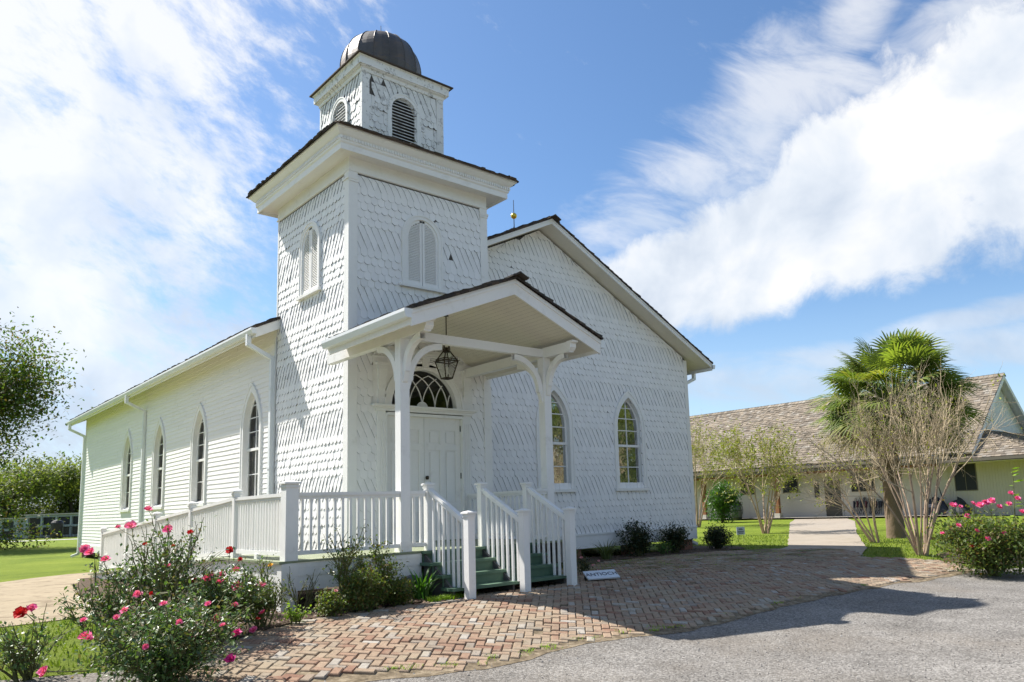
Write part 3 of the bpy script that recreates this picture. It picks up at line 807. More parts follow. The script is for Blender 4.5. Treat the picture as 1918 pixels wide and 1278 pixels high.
# boarding and soffits under the roof
mb = MB()
def slope_quad(mb, x0, x1, y0, y1, dz): mb.quad((x0, y0, ztop(x0) + dz), (x1, y0, ztop(x1) + dz), (x1, y1, ztop(x1) + dz), (x0, y1, ztop(x0) + dz))
for dz in (-.004, -.125):
    slope_quad(mb, XC, XC + EX, YF + .02, YB + .38, dz)
    slope_quad(mb, WX + .04, XC, YF + .02, YB + .38, dz)
    slope_quad(mb, 0, WX + .04, WY + .01, YB + .38, dz); slope_quad(mb, XC - EX, 0, WY - .15, YB + .38, dz)
mb.build('soffit', 'soffit_paint', church)
mb = MB()   # rake boards
def rake(mb, xa, xb, y, z_off, h, t):
    mb.prism([(xa, y, ztop(xa) + z_off), (xb, y, ztop(xb) + z_off), (xb, y, ztop(xb) + z_off - h), (xa, y, ztop(xa) + z_off - h)], (0, t, 0))
rake(mb, XC, XC + EX, YF, -.005, .13, .03); rake(mb, WX + .04, XC, YF, -.005, .13, .03)
rake(mb, XC, XC + EX, YF - .015, -.002, .045, .015); rake(mb, WX + .04, XC, YF - .015, -.002, .045, .015)
rake(mb, XC - EX, -.0, WY - .18, -.005, .22, .03)
rake(mb, XC + EX, XC, YB + .37, -.005, .19, .03); rake(mb, XC, XC - EX, YB + .37, -.005, .19, .03)
mb.box(XC - EX, XC - EX + .03, WY - .15, YB + .4, ztop(XC - EX) - .2, ztop(XC - EX) - .01)
mb.box(XC + EX - .03, XC + EX, YF, YB + .4, ztop(XC + EX) - .2, ztop(XC + EX) - .01)
mb.build('rake_board', 'white_paint', church)

def gutter(x, y0, y1, z, sgn, w=.12, h=.125):
    mb = MB(); x1 = x + sgn * w
    pr = [(x, z), (x, z - h), (x1 - sgn * .03, z - h), (x1, z - h * .35), (x1, z), (x1 - sgn * .012, z), (x1 - sgn * .015, z - h * .33), (x1 - sgn * .04, z - h + .01), (x + sgn * .01, z - h + .01), (x + sgn * .01, z)]
    mb.prism([(a, y0, b) for a, b in pr], (0, y1 - y0, 0)); mb.prism([(x, y0 - .006, z), (x, y0 - .006, z - h), (x1 - sgn * .03, y0 - .006, z - h), (x1, y0 - .006, z - h * .35), (x1, y0 - .006, z)], (0, .006, 0))
    return mb
zg = ztop(XC - EX) - .02
gutter(XC - EX, WY - .2, YB + .4, zg, -1).build('gutter', 'gutter', church)
gutter(XC + EX, YF - .02, YB + .4, zg, 1).build('gutter', 'gutter', church)
def downspout(y, x_e, sgn, zlo=.12):
    mb = MB(); xw = x_e + .62 * -sgn if sgn < 0 else x_e - .55
    xw = -.07 if sgn < 0 else XR + .08
    xo = x_e + sgn * .06
    mb.bar((xo, y, zg - .10), (xo, y, zg - .36), .10, .085, (0, 1, 0)); mb.bar((xo, y, zg - .33), (xw, y, zg - .60), .085, .10, (0, 1, 0))
    mb.bar((xw, y, zg - .56), (xw, y, zlo), .085, .11, (0, 1, 0)); mb.bar((xw, y, zlo + .03), (xw + sgn * .25, y - .02, zlo - .06), .085, .11, (0, 1, 0))
    mb.box(xw - .055, xw + .055, y - .065, y + .065, 2.4, 2.43); mb.box(xw - .055, xw + .055, y - .065, y + .065, 4.2, 4.23)
    return mb
for yy in (WY + .10, 14.35 - 1.7 + 1.45, YB - .02): downspout(yy, XC - EX, -1).build('downspout', 'gutter', church)
downspout(YN + .25, XC + EX, 1).build('downspout', 'gutter', church)

# lancet windows ------------------------------------------------------------
def window(P, op, blind_top, bm, name='window'):
    mb = MB(); frame(mb, P, op, 0, .13, .045, -.13, 12); frame(mb, P, op, .10, .145, .06, .04, 12)
    s0, s1 = op.c - op.hw, op.c + op.hw
    prect(mb, P, s0 - .17, s1 + .17, op.z0 - .085, op.z0 - .005, -.13, .085)
    fr = mb.build('window', 'white_paint', church)
    mb = MB()   # sash: stiles follow the arch
    sash = Op(op.c, op.hw, op.z0, op.zs, op.zt)
    A, B = op.outline(-.045), op.outline(.005)
    for i in range(len(A) - 1): mb.quad(P(*A[i], -.085), P(*A[i + 1], -.085), P(*B[i + 1], -.085), P(*B[i], -.085), .5); mb.quad(P(*A[i], -.085), P(*A[i + 1], -.085), P(*A[i + 1], -.12), P(*A[i], -.12), .5)
    mid = 2.95
    prect(mb, P, s0, s1, mid - .03, mid + .035, -.12, -.06); prect(mb, P, s0, s1, op.z0, op.z0 + .06, -.12, -.08)
    prect(mb, P, op.c - .011, op.c + .011, op.z0, mid, -.115, -.085)
    prect(mb, P, op.c - .011, op.c + .011, mid, op.zt - .02, -.115, -.085)
    for zz in (2.36, 3.38, 3.72, 4.02):
        h = op.half(zz)
        prect(mb, P, op.c - h, op.c + h, zz - .011, zz + .011, -.115, -.0852)
    mb.build('sash', 'white_paint', fr)
    mb = MB(); O = op.outline(0)
    mb.add([P(x, z, -.10) for x, z in O], [tuple(range(len(O)))]); mb.build('pane', 'glass', fr)
    mb = MB()
    zz = op.z0; 
    n = 14
    for i in range(n):
        a, b = s0 + (s1 - s0) * i / n, s0 + (s1 - s0) * (i + 1) / n
        oa, ob = -.20 - .02 * (i % 2), -.20 - .02 * ((i + 1) % 2)
        mb.quad(P(a, op.z0, oa), P(b, op.z0, ob), P(b, blind_top, ob), P(a, blind_top, oa))
    mb.build('curtain', bm, fr)
for op in front_ops: window(PN, op, 3.62, 'blind')
for i, op in enumerate(left_ops): window(PW, op, 2.9 if i % 2 else 3.3, 'curtain')

# shuttered openings in the tower ------------------------------------------------
def shutters(P, op):
    mb = MB(); frame(mb, P, op, 0, .10, .055, -.02, 12); frame(mb, P, op, .075, .11, .068, .05, 12)
    prect(mb, P, op.c - .56, op.c + .56, op.z0 - .06, op.z0, -.02, .10); fr = mb.build('shutter_frame', 'white_paint', church)
    for sd in (-1, 1):
        mb = MB(); c0, c1 = (op.c - op.hw, op.c - .006) if sd < 0 else (op.c + .006, op.c + op.hw)
        st = .055
        prect(mb, P, c0 if sd < 0 else c0, c0 + st, op.z0, op.half and (op.zs if sd < 0 else op.zt - .015), -.01, .03)
        prect(mb, P, c1 - st, c1, op.z0, (op.zt - .015) if sd < 0 else op.zs, -.01, .03)
        prect(mb, P, c0, c1, op.z0, op.z0 + .09, -.01, .031)
        B, A = op.outline(0.0), op.outline(-.06); half = len(A) // 2
        rng = range(1, half) if sd < 0 else range(half, len(A) - 2)
        for i in rng:
            mb.quad(P(*A[i], .03), P(*A[i + 1], .03), P(*B[i + 1], .03), P(*B[i], .03), .5); mb.quad(P(*A[i], .03), P(*A[i + 1], .03), P(*A[i + 1], -.01), P(*A[i], -.01), .5)
        z = op.z0 + .10
        while z < op.zt - .06:
            h = op.half(z + .02, -.05)
            if h > .06:
                a, b = (op.c - h, c1 - st) if sd < 0 else (c0 + st, op.c + h)
                mb.quad(P(a, z, .026), P(b, z, .026), P(b, z + .034, .004), P(a, z + .034, .004), .5); mb.quad(P(a, z, .026), P(b, z, .026), P(b, z - .006, .018), P(a, z - .006, .018), .5)
            z += .036
        mb.build('shutter', 'white_paint', fr)
shutters(PF, shut_f); shutters(PS, shut_s)

# low tower roof, belfry and dome ---------------------------------------------------
BX0, BX1, BY0, BY1 = .66, 2.70, .72, 2.76
mb = MB(); zb = 8.80; o = .55; rise = .52
corners = [(-o, -o), (WX + o, -o), (WX + o, WY + o), (-o, WY + o)]; inner = [(BX0, BY0), (BX1, BY0), (BX1, BY1), (BX0, BY1)]
mb2 = MB()
for i in range(4):
    a, b = Vector((*corners[i], zb)), Vector((*corners[(i + 1) % 4], zb)); c = Vector((*inner[i], zb + rise)); d = Vector((*inner[(i + 1) % 4], zb + rise))
    mb2.quad(a, b, d, c)
    U = (b - a).normalized(); Lw = (b - a).length; mid = (c + d) / 2; foot = a + U * (mid - a).dot(U); V = (mid - foot); H = V.length; V.normalize()
    i0 = (c - a).dot(U); i1 = Lw - (d - a).dot(U)
    shakes(mb, a - V * .03 + Vector((0, 0, .0)), U, V, (lambda v, i0=i0, i1=i1, H=H, Lw=Lw: (i0 * v / H - .02, Lw - i1 * v / H + .02)), H, e=.16, wmin=.09, wmax=.17, rag=.035, th=.03, lay=.022)
tr = mb.build('tower_roof', 'shake', church); mb2.build('roof_boarding', 'old_wood', tr)
lv_f = Op(1.68, .325, 9.2, 10.28, 10.62); lv_s = Op(1.74, .325, 9.2, 10.28, 10.62)
QF = lambda s, z, o: (s, BY0 - o, z); QS = lambda s, z, o: (BX0 - o, s, z)
mb = MB(); backing(mb, QF, 9.0, 11.05, lambda z: (BX0, BX1), [lv_f]); backing(mb, QS, 9.0, 11.05, lambda z: (BY0, BY1), [lv_s])
mb.box(BX1 - .002, BX1, BY0, BY1, 9, 11.05); mb.box(BX0, BX1, BY1 - .002, BY1, 9, 11.05)
mb.box(BX0 + .35, BX1 - .3, BY0 + .35, BY1 - .3, 9, 11)
mb.build('belfry_wall', 'old_wood', church)
mb = MB(); cbw = .15
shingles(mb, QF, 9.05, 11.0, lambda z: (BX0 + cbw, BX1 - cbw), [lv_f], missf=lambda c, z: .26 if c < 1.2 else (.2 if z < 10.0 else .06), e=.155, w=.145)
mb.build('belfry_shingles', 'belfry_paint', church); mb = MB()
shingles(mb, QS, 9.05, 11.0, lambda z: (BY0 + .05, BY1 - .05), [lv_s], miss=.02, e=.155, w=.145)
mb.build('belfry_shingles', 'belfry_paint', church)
mb = MB()
mb.box(BX0 - .03, BX0 + cbw, BY0 - .03, BY0, 9.0, 11.0); mb.box(BX0 - .03, BX0, BY0, BY0 + .06, 9, 11)
mb.build('belfry_corner_board', 'belfry_paint', church); mb = MB(); mb.box(BX0 - .03, BX0, BY1 - .06, BY1, 9, 11)
mb.build('belfry_corner_board', 'belfry_paint', church); mb = MB(); mb.box(BX1 - cbw, BX1 + .03, BY0 - .03, BY0, 9.0, 11.0); mb.box(BX1, BX1 + .03, BY0, BY1, 9, 11)
mb.build('belfry_corner_board', 'belfry_paint', church)
def louvre(P, op):
    mb = MB(); frame(mb, P, op, 0, .095, .05, -.10, 12); frame(mb, P, op, .07, .10, .06, .04, 12)
    fr = mb.build('louvre_frame', 'belfry_paint', church); mb = MB(); z = op.z0
    while z < op.zt - .03:
        h = op.half(z + .03, .0)
        if h > .04:
            a, b = op.c - h, op.c + h
            mb.quad(P(a, z, .02), P(b, z, .02), P(b, z + .045, -.07), P(a, z + .045, -.07)); mb.quad(P(a, z, .02), P(b, z, .02), P(b, z - .014, .02), P(a, z - .014, .02)); mb.quad(P(a, z - .014, .02), P(b, z - .014, .02), P(b, z + .03, -.07), P(a, z + .03, -.07))
        z += .075
    mb.build('louvre_slat', 'belfry_paint', fr)
louvre(QF, lv_f); louvre(QS, lv_s)
mb = MB(); mb.ringprof(BX0, BX1, BY0, BY1, [(.0, 10.93), (.04, 10.93), (.05, 11.0), (.10, 11.02), (.10, 11.04), (.13, 11.04), (.13, 11.21), (.16, 11.23), (.16, 11.25)], .5)
mb.build('belfry_cornice', 'belfry_paint', church)
mb = MB(); mb.ringprof(BX0, BX1, BY0, BY1, [(.12, 11.235), (.21, 11.235), (.21, 11.262), (-.05, 11.36), (-.6, 11.42)], .5)
mb.build('belfry_roof', 'shake', church)
dc = Vector((1.68, 1.74, 0)); NS = 16
mb = MB(); prof = []
for i in range(15):
    t = i / 14 * math.pi / 2
    prof.append((.95 * (math.cos(t) ** .78) if i < 14 else .0, 11.24 + .42 + .96 * math.sin(t)))
prof = [(.90, 11.28), (.945, 11.45), (.965, 11.62)] + prof[0:]
prof = [(r_, z_) for r_, z_ in prof]
vs = []; fs = []; 
for (rad, z) in prof:
    for k in range(NS * 2):
        t = 2 * math.pi * (k + .5) / (NS * 2); rr = rad * (1.0 if k % 2 == 0 else .988)
        vs.append((dc.x + rr * math.cos(t), dc.y + rr * math.sin(t), z))
n = NS * 2
for i in range(len(prof) - 1):
    for k in range(n): mb.add([vs[i * n + k], vs[i * n + (k + 1) % n], vs[(i + 1) * n + (k + 1) % n], vs[(i + 1) * n + k]], [(0, 1, 2, 3)], k / n)
dome = mb.build('dome', 'copper', church, smooth=False)
mb = MB()
for k in range(NS):
    t = 2 * math.pi * (2 * k + .5) / (NS * 2)
    pts = [(dc.x + (rad + .004) * math.cos(t), dc.y + (rad + .004) * math.sin(t), z) for rad, z in prof]
    mb.tube(pts, .011, 4)
mb.build('standing_seam', 'copper', dome)
mb = MB(); mb.tube([(1.68, 1.74, 12.58), (1.68, 1.74, 12.98)], [.014, .006], 6); mb.build('spike', 'black_iron', church)
# lightning rod with brass ball on the ridge
mb = MB(); rx, ry = XC, 2.1; zr = ztop(XC)
mb.tube([(rx, ry, zr + .22), (rx, ry, zr + 1.02)], [.013, .008], 6)
for k in range(3):
    t = k * 2.09 + .4; mb.tube([(rx + .15 * math.cos(t), ry + .15 * math.sin(t), zr - .08), (rx, ry, zr + .27)], .007, 4)
rod = mb.build('lightning_rod', 'black_iron', church)
mb = MB(); mb.lathe((rx, ry, zr + .56), [(.085 * math.sin(math.pi * i / 10) + .001, -.085 * math.cos(math.pi * i / 10)) for i in range(11)], 16); mb.build('ball', 'brass', rod, smooth=True)

# entrance: door, fanlight, entablature -------------------------------------------
mb = MB(); DX0, DX1, DM = .80, 2.60, 1.70; zt = 3.26
mb.box(DX0 - .22, DX0 - .03, -.05, 0, ZF, zt + .08); mb.box(DX1 + .03, DX1 + .22, -.05, 0, ZF, zt + .08)       # pilasters
for x0 in (DX0 - .20, DX1 + .05):
    for k in range(3): mb.box(x0 + .02 + k * .05, x0 + .045 + k * .05, -.062, -.05, ZF + .2, zt - .1)
mb.box(DX0 - .03, DX0, -.07, .10, ZF, zt + .04); mb.box(DX1, DX1 + .03, -.07, .10, ZF, zt + .04); mb.box(DX0, DX1, -.07, .1, zt, zt + .06)
mb.box(DX0 - .26, DX1 + .26, -.09, 0, zt + .08, zt + .13); mb.box(DX0 - .30, DX1 + .30, -.12, 0, zt + .13, zt + .16); mb.box(DX0 - .34, DX1 + .34, -.17, 0, zt + .16, zt + .20)
# flat boards round the fanlight
backing(mb, PF, zt + .20, 4.66, lambda z: (.50, 2.90), [fan], dz=.03, o=.028)
frame(mb, PF, fan, 0, .17, .05, -.10, 18); frame(mb, PF, fan, .13, .18, .07, .04, 18)
mb.prism([(1.63, -.11, 4.30), (1.75, -.11, 4.30), (1.79, -.11, 4.50), (1.59, -.11, 4.50)], (0, .09, 0))
for cx in (.68, 2.72):      # scrolled brackets
    mb.box(cx - .13, cx + .13, -.14, -.02, 4.26, 4.31); mb.box(cx - .11, cx + .11, -.12, -.02, 4.22, 4.26)
    for i in range(8):
        t = i / 7; w = .10 - .03 * t; d = .11 - .06 * t
        mb.box(cx - w, cx + w, -.02 - d, -.02, 4.22 - .06 * (i + 1), 4.22 - .06 * i)
    mb.box(cx - .09, cx + .09, -.07, -.02, 3.62, 3.74); mb.box(cx - .075, cx + .075, -.055, -.02, 3.48, 3.62)
mb.box(.50, 2.90, -.05, -.02, 4.31, 4.42); mb.box(.46, 2.94, -.09, -.02, 4.42, 4.44); mb.box(.44, 2.96, -.11, -.02, 4.50, 4.53); mb.box(.38, 3.02, -.18, -.02, 4.53, 4.57); mb.box(.42, 2.98, -.15, -.02, 4.57, 4.64)
mb.box(.50, 2.90, -.06, -.02, 4.44, 4.50)
x = .50
while x < 2.88: mb.box(x, x + .022, -.085, -.06, 4.452, 4.495); x += .04
surr = mb.build('door_surround', 'white_paint', church)
mb = MB(); O = fan.outline(0, 18); mb.add([PF(x, z, -.08) for x, z in O], [tuple(range(len(O)))]); fw = mb.build('fanlight', 'glass', church)
mb = MB()
for k in range(-2, 3):
    c0 = 1.69 + k * .31
    for sg in (-1, 1):
        pts = []
        for i in range(13):
            t = i / 12 * 1.35; x = c0 + sg * (.62 - .62 * math.cos(t)) ; z = 3.47 + .70 * math.sin(t)
            if (x - 1.69) ** 2 + (z - 3.46) ** 2 < .775 ** 2: pts.append((x, z))
        for a, b in zip(pts, pts[1:]): pbar(mb, PF, a, b, .015, -.085, -.06)
pts = [(1.69 + .13 * math.cos(math.pi * i / 12), 3.465 + .13 * math.sin(math.pi * i / 12)) for i in range(13)]
mb.add([PF(x, z, -.055) for x, z in pts] + [PF(x, z, -.085) for x, z in pts], [tuple(range(13))] + [(i, i + 1, 14 + i, 13 + i) for i in range(12)])
mb.build('tracery', 'white_paint', fw)
def leaf_door(x0, x1, name):
    mb = MB(); y = .03
    st, gap = .10, .012; mid = (x0 + x1) / 2
    rows = [(ZF + .03, ZF + .14, 'r'), (ZF + .14, ZF + .62, 'p'), (ZF + .62, ZF + .76, 'r'), (ZF + .76, ZF + 1.88, 'p'), (ZF + 1.88, ZF + 1.98, 'r'), (ZF + 1.98, ZF + 2.30, 'p'), (ZF + 2.30, zt, 'r')]
    for a in (x0, mid - .05, x1 - .10): mb.box(a, a + .10, y, y + .05, ZF + .03, zt)
    for a, b, t in rows:
        for c, d in ((x0 + .10, mid - .05), (mid + .05, x1 - .10)):
            if t == 'r': mb.box(c, d, y, y + .05, a, b)
            else:
                mb.box(c, d, y + .03, y + .05, a, b); mb.box(c + .05, d - .05, y + .012, y + .03, a + .05, b - .05)
                for (e, f, g, h) in ((c, d, a, a + .018), (c, d, b - .018, b), (c, c + .018, a + .018, b - .018), (d - .018, d, a + .018, b - .018)): mb.box(e, f, y + .008, y + .03, g, h)
    return mb.build('door', 'white_paint', church)
d1 = leaf_door(DX0 + .004, DM - .004, 'l'); d2 = leaf_door(DM + .004, DX1 - .004, 'r')
mb = MB(); mb.lathe((DM + .05, -.0, 2.02), [(.0, -.04), (.03, -.035), (.038, 0), (.03, .035), (.0, .04)], 12); mb.box(DM + .035, DM + .065, -.0, .03, 2.0, 2.04); mb.build('knob', 'bronze', d2, smooth=True)
mb = MB()
for zz in (1.0, 2.0, 3.0): mb = MB(); mb.box(DX1 - .01, DX1 + .006, .0, .03, zz, zz + .12); mb.build('hinge', 'steel_dark', d2)
mb = MB(); mb.box(DX0 - .03, DX1 + .03, -.12, .05, ZF - .02, ZF + .028); mb.build('threshold', 'floor_green', church)

# porch roof ----------------------------------------------------------------------
PXC, PHW, PY = 1.27, 2.05, -3.58; PSL = .405; pq = math.hypot(1, PSL)
def pz(x): return 5.25 - PSL * abs(x - PXC)
mb = MB()
shakes(mb, (PXC + PHW, PY - .04, pz(PXC + PHW)), (0, 1, 0), (-1, 0, PSL), lambda v: (0, -PY + .02), PHW * pq, e=.17, wmin=.1, wmax=.2, th=.03, rag=.03, lay=.03)
shakes(mb, (PXC - PHW, PY - .04, pz(PXC - PHW)), (0, 1, 0), (1, 0, PSL), lambda v: (0, -PY + .02 if (PXC - PHW + v / pq) > -.02 else -PY - .72), PHW * pq, e=.17, wmin=.1, wmax=.2, th=.03, rag=.03, lay=.03)
pr = mb.build('porch_roof', 'shake', church)
mb = MB(); y = PY - .16
while y < -.1:
    for sx in (-1, 1): mb.obox((PXC + sx * .08, y + .17, pz(PXC) + .0 + (.03 if y < PY else 0)), (.095, 0, -.041 * sx), (0, .19, -.014), (0, 0, .013))
    y += .2
mb.build('ridge_cap', 'shake', pr)
mb = MB()
for sx in (-1, 1):
    xe = PXC + sx * PHW
    n = 24
    for i in range(n):       # soffit planks
        t0, t1 = i / n, (i + 1) / n; xa, xb = PXC + sx * PHW * t0, PXC + sx * PHW * t1
        ye = 0 if min(xa, xb) > -.03 else -.76
        mb.quad((xa, PY + .03, pz(xa) - .19), (xb - sx * .004, PY + .03, pz(xb) - .19), (xb - sx * .004, ye, pz(xb) - .19), (xa, ye, pz(xa) - .19)); mb.quad((xb - sx * .004, PY + .03, pz(xb) - .19), (xb, PY + .03, pz(xb) - .186), (xb, ye, pz(xb) - .186), (xb - sx * .004, ye, pz(xb) - .19))
mb.build('porch_ceiling', 'soffit_paint', church)
mb = MB()
for sx in (-1, 1):
    xe = PXC + sx * PHW
    mb.prism([(PXC, PY, pz(PXC) - .004), (xe, PY, pz(xe) - .004), (xe, PY, pz(xe) - .27), (PXC, PY, pz(PXC) - .27)], (0, .035, 0))
    mb.prism([(PXC, PY - .022, pz(PXC) - .002), (xe, PY - .022, pz(xe) - .002), (xe, PY - .022, pz(xe) - .075), (PXC, PY - .022, pz(PXC) - .075)], (0, .022, 0))
    mb.box(min(xe, xe - sx * .03), max(xe, xe - sx * .03), PY + .035, 0 if sx > 0 else -.75, pz(xe) - .24, pz(xe) - .005)
mb.build('gable_board', 'white_paint', church)
gutter(PXC - PHW, PY + .0, -.74, pz(PXC - PHW) - .0, -1, .13, .14).build('gutter', 'gutter', church)
gutter(PXC + PHW, PY + .0, -.02, pz(PXC + PHW) - .0, 1, .13, .14).build('gutter', 'gutter', church)
PX = (-.38, 2.72); PYY = -2.62; BT = 4.33
mb = MB()
for x in PX:
    mb.box(x - .065, x + .065, -3.40, 0, BT - .17, BT + .02)
    mb.prism([(x - .075, -3.36, BT + .03), (x - .075, -3.36, BT - .15), (x - .075, -3.42, BT - .14), (x - .075, -3.46, BT - .09), (x - .075, -3.46, BT - .02), (x - .075, -3.52, BT - .0), (x - .075, -3.52, BT + .03)], (.15, 0, 0))
mb.box(PX[0] + .065, PX[1] - .065, PYY - .055, PYY + .055, BT - .155, BT)
mb.build('porch_beam', 'white_paint', church)
def brace(x, y, dx, dy):
    mb = MB(); r = .56 if dy < 0 else .68; w = .055; z0 = BT - .16 - r; w = .046; d = Vector((dx, dy, 0)); sd = Vector((-dy, dx, 0)) * w
    ins, outs = [], []
    for i in range(15):
        t = i / 14 * math.pi / 2
        c = Vector((x, y, z0)) + d * (.075 + r)
        ins.append(c + d * (-(r) * math.cos(t)) * 1.0 + Vector((0, 0, r * math.sin(t))))
        outs.append(c + d * (-(r - .105) * math.cos(t)) + Vector((0, 0, (r - .105) * math.sin(t))))
    ins = [p - Vector((0, 0, 0)) for p in ins]
    foot = Vector((x, y, z0)) + d * .07
    for i in range(14):
        a, b, c2, e2 = ins[i], ins[i + 1], outs[i + 1], outs[i]
        mb.add([a - sd, b - sd, c2 - sd, e2 - sd, a + sd, b + sd, c2 + sd, e2 + sd], [(0, 1, 2, 3), (7, 6, 5, 4), (0, 1, 5, 4), (3, 2, 6, 7)], .5)
    # foot running down the post, top running along the beam
    mb.prism([foot - sd + Vector((0, 0, 0)), foot - sd + d * .09, foot - sd + d * .04 + Vector((0, 0, -.16)), foot - sd + Vector((0, 0, -.2))], sd * 2)
    return mb
for x in PX:
    mb = MB(); mb.box(x - .085, x + .085, PYY - .085, PYY + .085, ZF, BT - .17)
    s2 = .10 if x < 0 else .095
    mb.box(x - s2, x + s2, PYY - s2, PYY + s2, ZF, ZF + .16)
    post = mb.build('porch_post', 'white_paint', church)
    for dx, dy in (((1, 0), (0, 1), (0, -1)) if x < 0 else ((-1, 0), (0, 1), (0, -1))):
        brace(x, PYY, dx, dy).build('brace', 'white_paint', post)

# ------------------------------------------------------------------ deck, steps and ramp
deck = thing('entrance_deck', 'raised entrance deck with white balustrade, dark green steps and a long side ramp', 'deck', (-.4, -1.4, 0))
DXL, DXR, DYF = -2.40, 3.08, -2.80
def rampz(y): return ZF if y < -.68 else max(.05, ZF - (y + .68) * .0635)
mb = MB(); y = DYF; k = 0
while y < -.02:     # boards running across
    y1 = min(y + .14, -.0); mb.box(DXL - .05, DXR, y + .003, y1 - .003, ZF - .035 + R.uniform(0, .003), ZF); y += .14
x = DXL - .05
mb.build('deck_floor', 'floor_green', deck)
mb = MB(); y = 0.0
while y < 8.9:
    z0, z1 = rampz(y), rampz(y + .14)
    mb.add([(DXL - .05, y + .003, z0), (-.95, y + .003, z0), (-.95, y + .137, z1), (DXL - .05, y + .137, z1), (DXL - .05, y + .003, z0 - .035), (-.95, y + .003, z0 - .035), (-.95, y + .137, z1 - .035), (DXL - .05, y + .137, z1 - .035)],
           [(0, 1, 2, 3), (7, 6, 5, 4), (0, 1, 5, 4), (1, 2, 6, 5), (2, 3, 7, 6), (3, 0, 4, 7)]); y += .14
mb.build('ramp_floor', 'floor_green', deck)
mb = MB()
mb.box(DXL, -.14, DYF + .02, DYF + .05, .50, ZF - .037); mb.box(DXL, -.14, DYF + .03, DYF + .055, .30, .50); mb.box(DXL, -.14, DYF + .015, DYF + .03, ZF - .10, ZF - .037)
mb.build('deck_skirt', 'white_paint', deck)
mb = MB()
mb.box(DXL, DXL + .03, DYF + .05, -.68, .42, ZF - .037); mb.box(DXL + .01, DXL + .035, DYF + .05, -.68, .26, .42)
mb.prism([(DXL, -.68, ZF - .037), (DXL, 8.7, rampz(8.7) - .037), (DXL, 8.7, -.02), (DXL, -.68, .42)], (.03, 0, 0))
mb.build('deck_skirt', 'white_paint', deck)
mb = MB(); mb.box(DXR - .03, DXR, DYF + .05, 0, .30, ZF - .037); mb.build('deck_skirt', 'white_paint', deck)
for y in (-.9, 1.4, 3.7, 5.9): mb = MB(); mb.box(DXL + .04, DXL + .14, y, y + .1, -.02, rampz(y) - .04); mb.build('deck_pier', 'old_wood', deck)
for x in (-1.2, .2, 1.6, 2.9): mb = MB(); mb.box(x, x + .1, -2.5, -2.4, -.02, ZF - .04); mb.build('deck_pier', 'old_wood', deck)
def post(x, y, z0, z1, w, cap=True, name='rail_post'):
    mb = MB(); h = w / 2; mb.box(x - h, x + h, y - h, y + h, z0, z1)
    if cap:
        mb.box(x - h - .012, x + h + .012, y - h - .012, y + h + .012, z1 - .05, z1 - .02)
        mb.box(x - h - .03, x + h + .03, y - h - .03, y + h + .03, z1, z1 + .025)
        c = [(x - h - .03, y - h - .03), (x + h + .03, y - h - .03), (x + h + .03, y + h + .03), (x - h - .03, y + h + .03)]
        for i in range(4): mb.add([(*c[i], z1 + .025), (*c[(i + 1) % 4], z1 + .025), (x, y, z1 + .055)], [(0, 1, 2)])
    return mb.build(name, 'white_paint', deck)
post(-2.27, -2.70, -.02, 1.80, .185)
mb = MB(); mb.box(-2.42, -2.27, DYF - .01, DYF + .14, -.05, ZF - .04); mb.build('corner_leg', 'white_paint', deck)
NX = (0.02, 1.09, 2.10); NYU, NYL = -2.74, -3.86
for x in NX: post(x, NYU, ZF - .3, 1.76, .11); post(x, NYL, gz(x, NYL) - .03, 1.28, .125)
def rail(p0, p1, n, bot=.10, rh=.93, slope=False, single=None, bw=.034):
    """one railing bay: top rail, bottom rail, balusters"""
    p0, p1 = Vector(p0), Vector(p1)
    mb = MB(); up = Vector((0, 0, rh)); dn = Vector((0, 0, bot))
    mb.bar(p0 + up, p1 + up, .085, .05); mb.bar(p0 + up - Vector((0, 0, .045)), p1 + up - Vector((0, 0, .045)), .045, .05)
    hr = mb.build('handrail', 'white_paint', deck)
    if not slope: mb = MB(); mb.bar(p0 + dn, p1 + dn, .05, .06); mb.build('bottom_rail', 'white_paint', hr)
    return hr
def balusters(hr, p0, p1, n, bot=.10, rh=.93, foot=None, w=.036, merge=False):
    p0, p1 = Vector(p0), Vector(p1); M = MB() if merge else None
    for i in range(n):
        t = (i + .7) / (n + .4); c = p0.lerp(p1, t); zb = c.z + bot if foot is None else foot(c)
        mb = M or MB(); rr = R.uniform(-.003, .003)
        mb.box(c.x - w / 2 + rr, c.x + w / 2 + rr, c.y - w / 2, c.y + w / 2, zb, c.z + rh - .06)
        if not merge: mb.build('baluster', 'white_paint', hr)
    return M
a, b = (-2.17, -2.70, ZF), (PX[0] - .09, -2.66, ZF); h = rail(a, b, 13); balusters(h, a, b, 13)
a, b = (PX[0] + .09, -2.66, ZF), (NX[0] - .06, -2.74, ZF); h = rail(a, b, 2); balusters(h, a, b, 2)
a, b = (NX[2] + .06, -2.74, ZF), (PX[1] - .09, -2.66, ZF); h = rail(a, b, 4); balusters(h, a, b, 4)
a, b = (PX[1] + .02, PYY + .1, ZF), (PX[1] + .02, -.02, ZF); h = rail(a, b, 18); balusters(h, a, b, 18)
def stepz(c):
    y = c.y
    for i, yy in enumerate((-2.78, -3.06, -3.34, -3.62)):
        if y > yy: return ZF - .18 * i
    return .18
for x in NX:
    a, b = (x, NYU - .06, ZF + .0), (x, NYL + .07, ZF - .52); h = rail(a, b, 7, slope=True, rh=.96); balusters(h, a, b, 7, foot=stepz, rh=.96)
RP = [-2.60, -.68, 1.52, 3.75, 5.95, 8.25]
for y in RP[1:]: post(-2.30, y, rampz(y), rampz(y) + 1.04, .10)
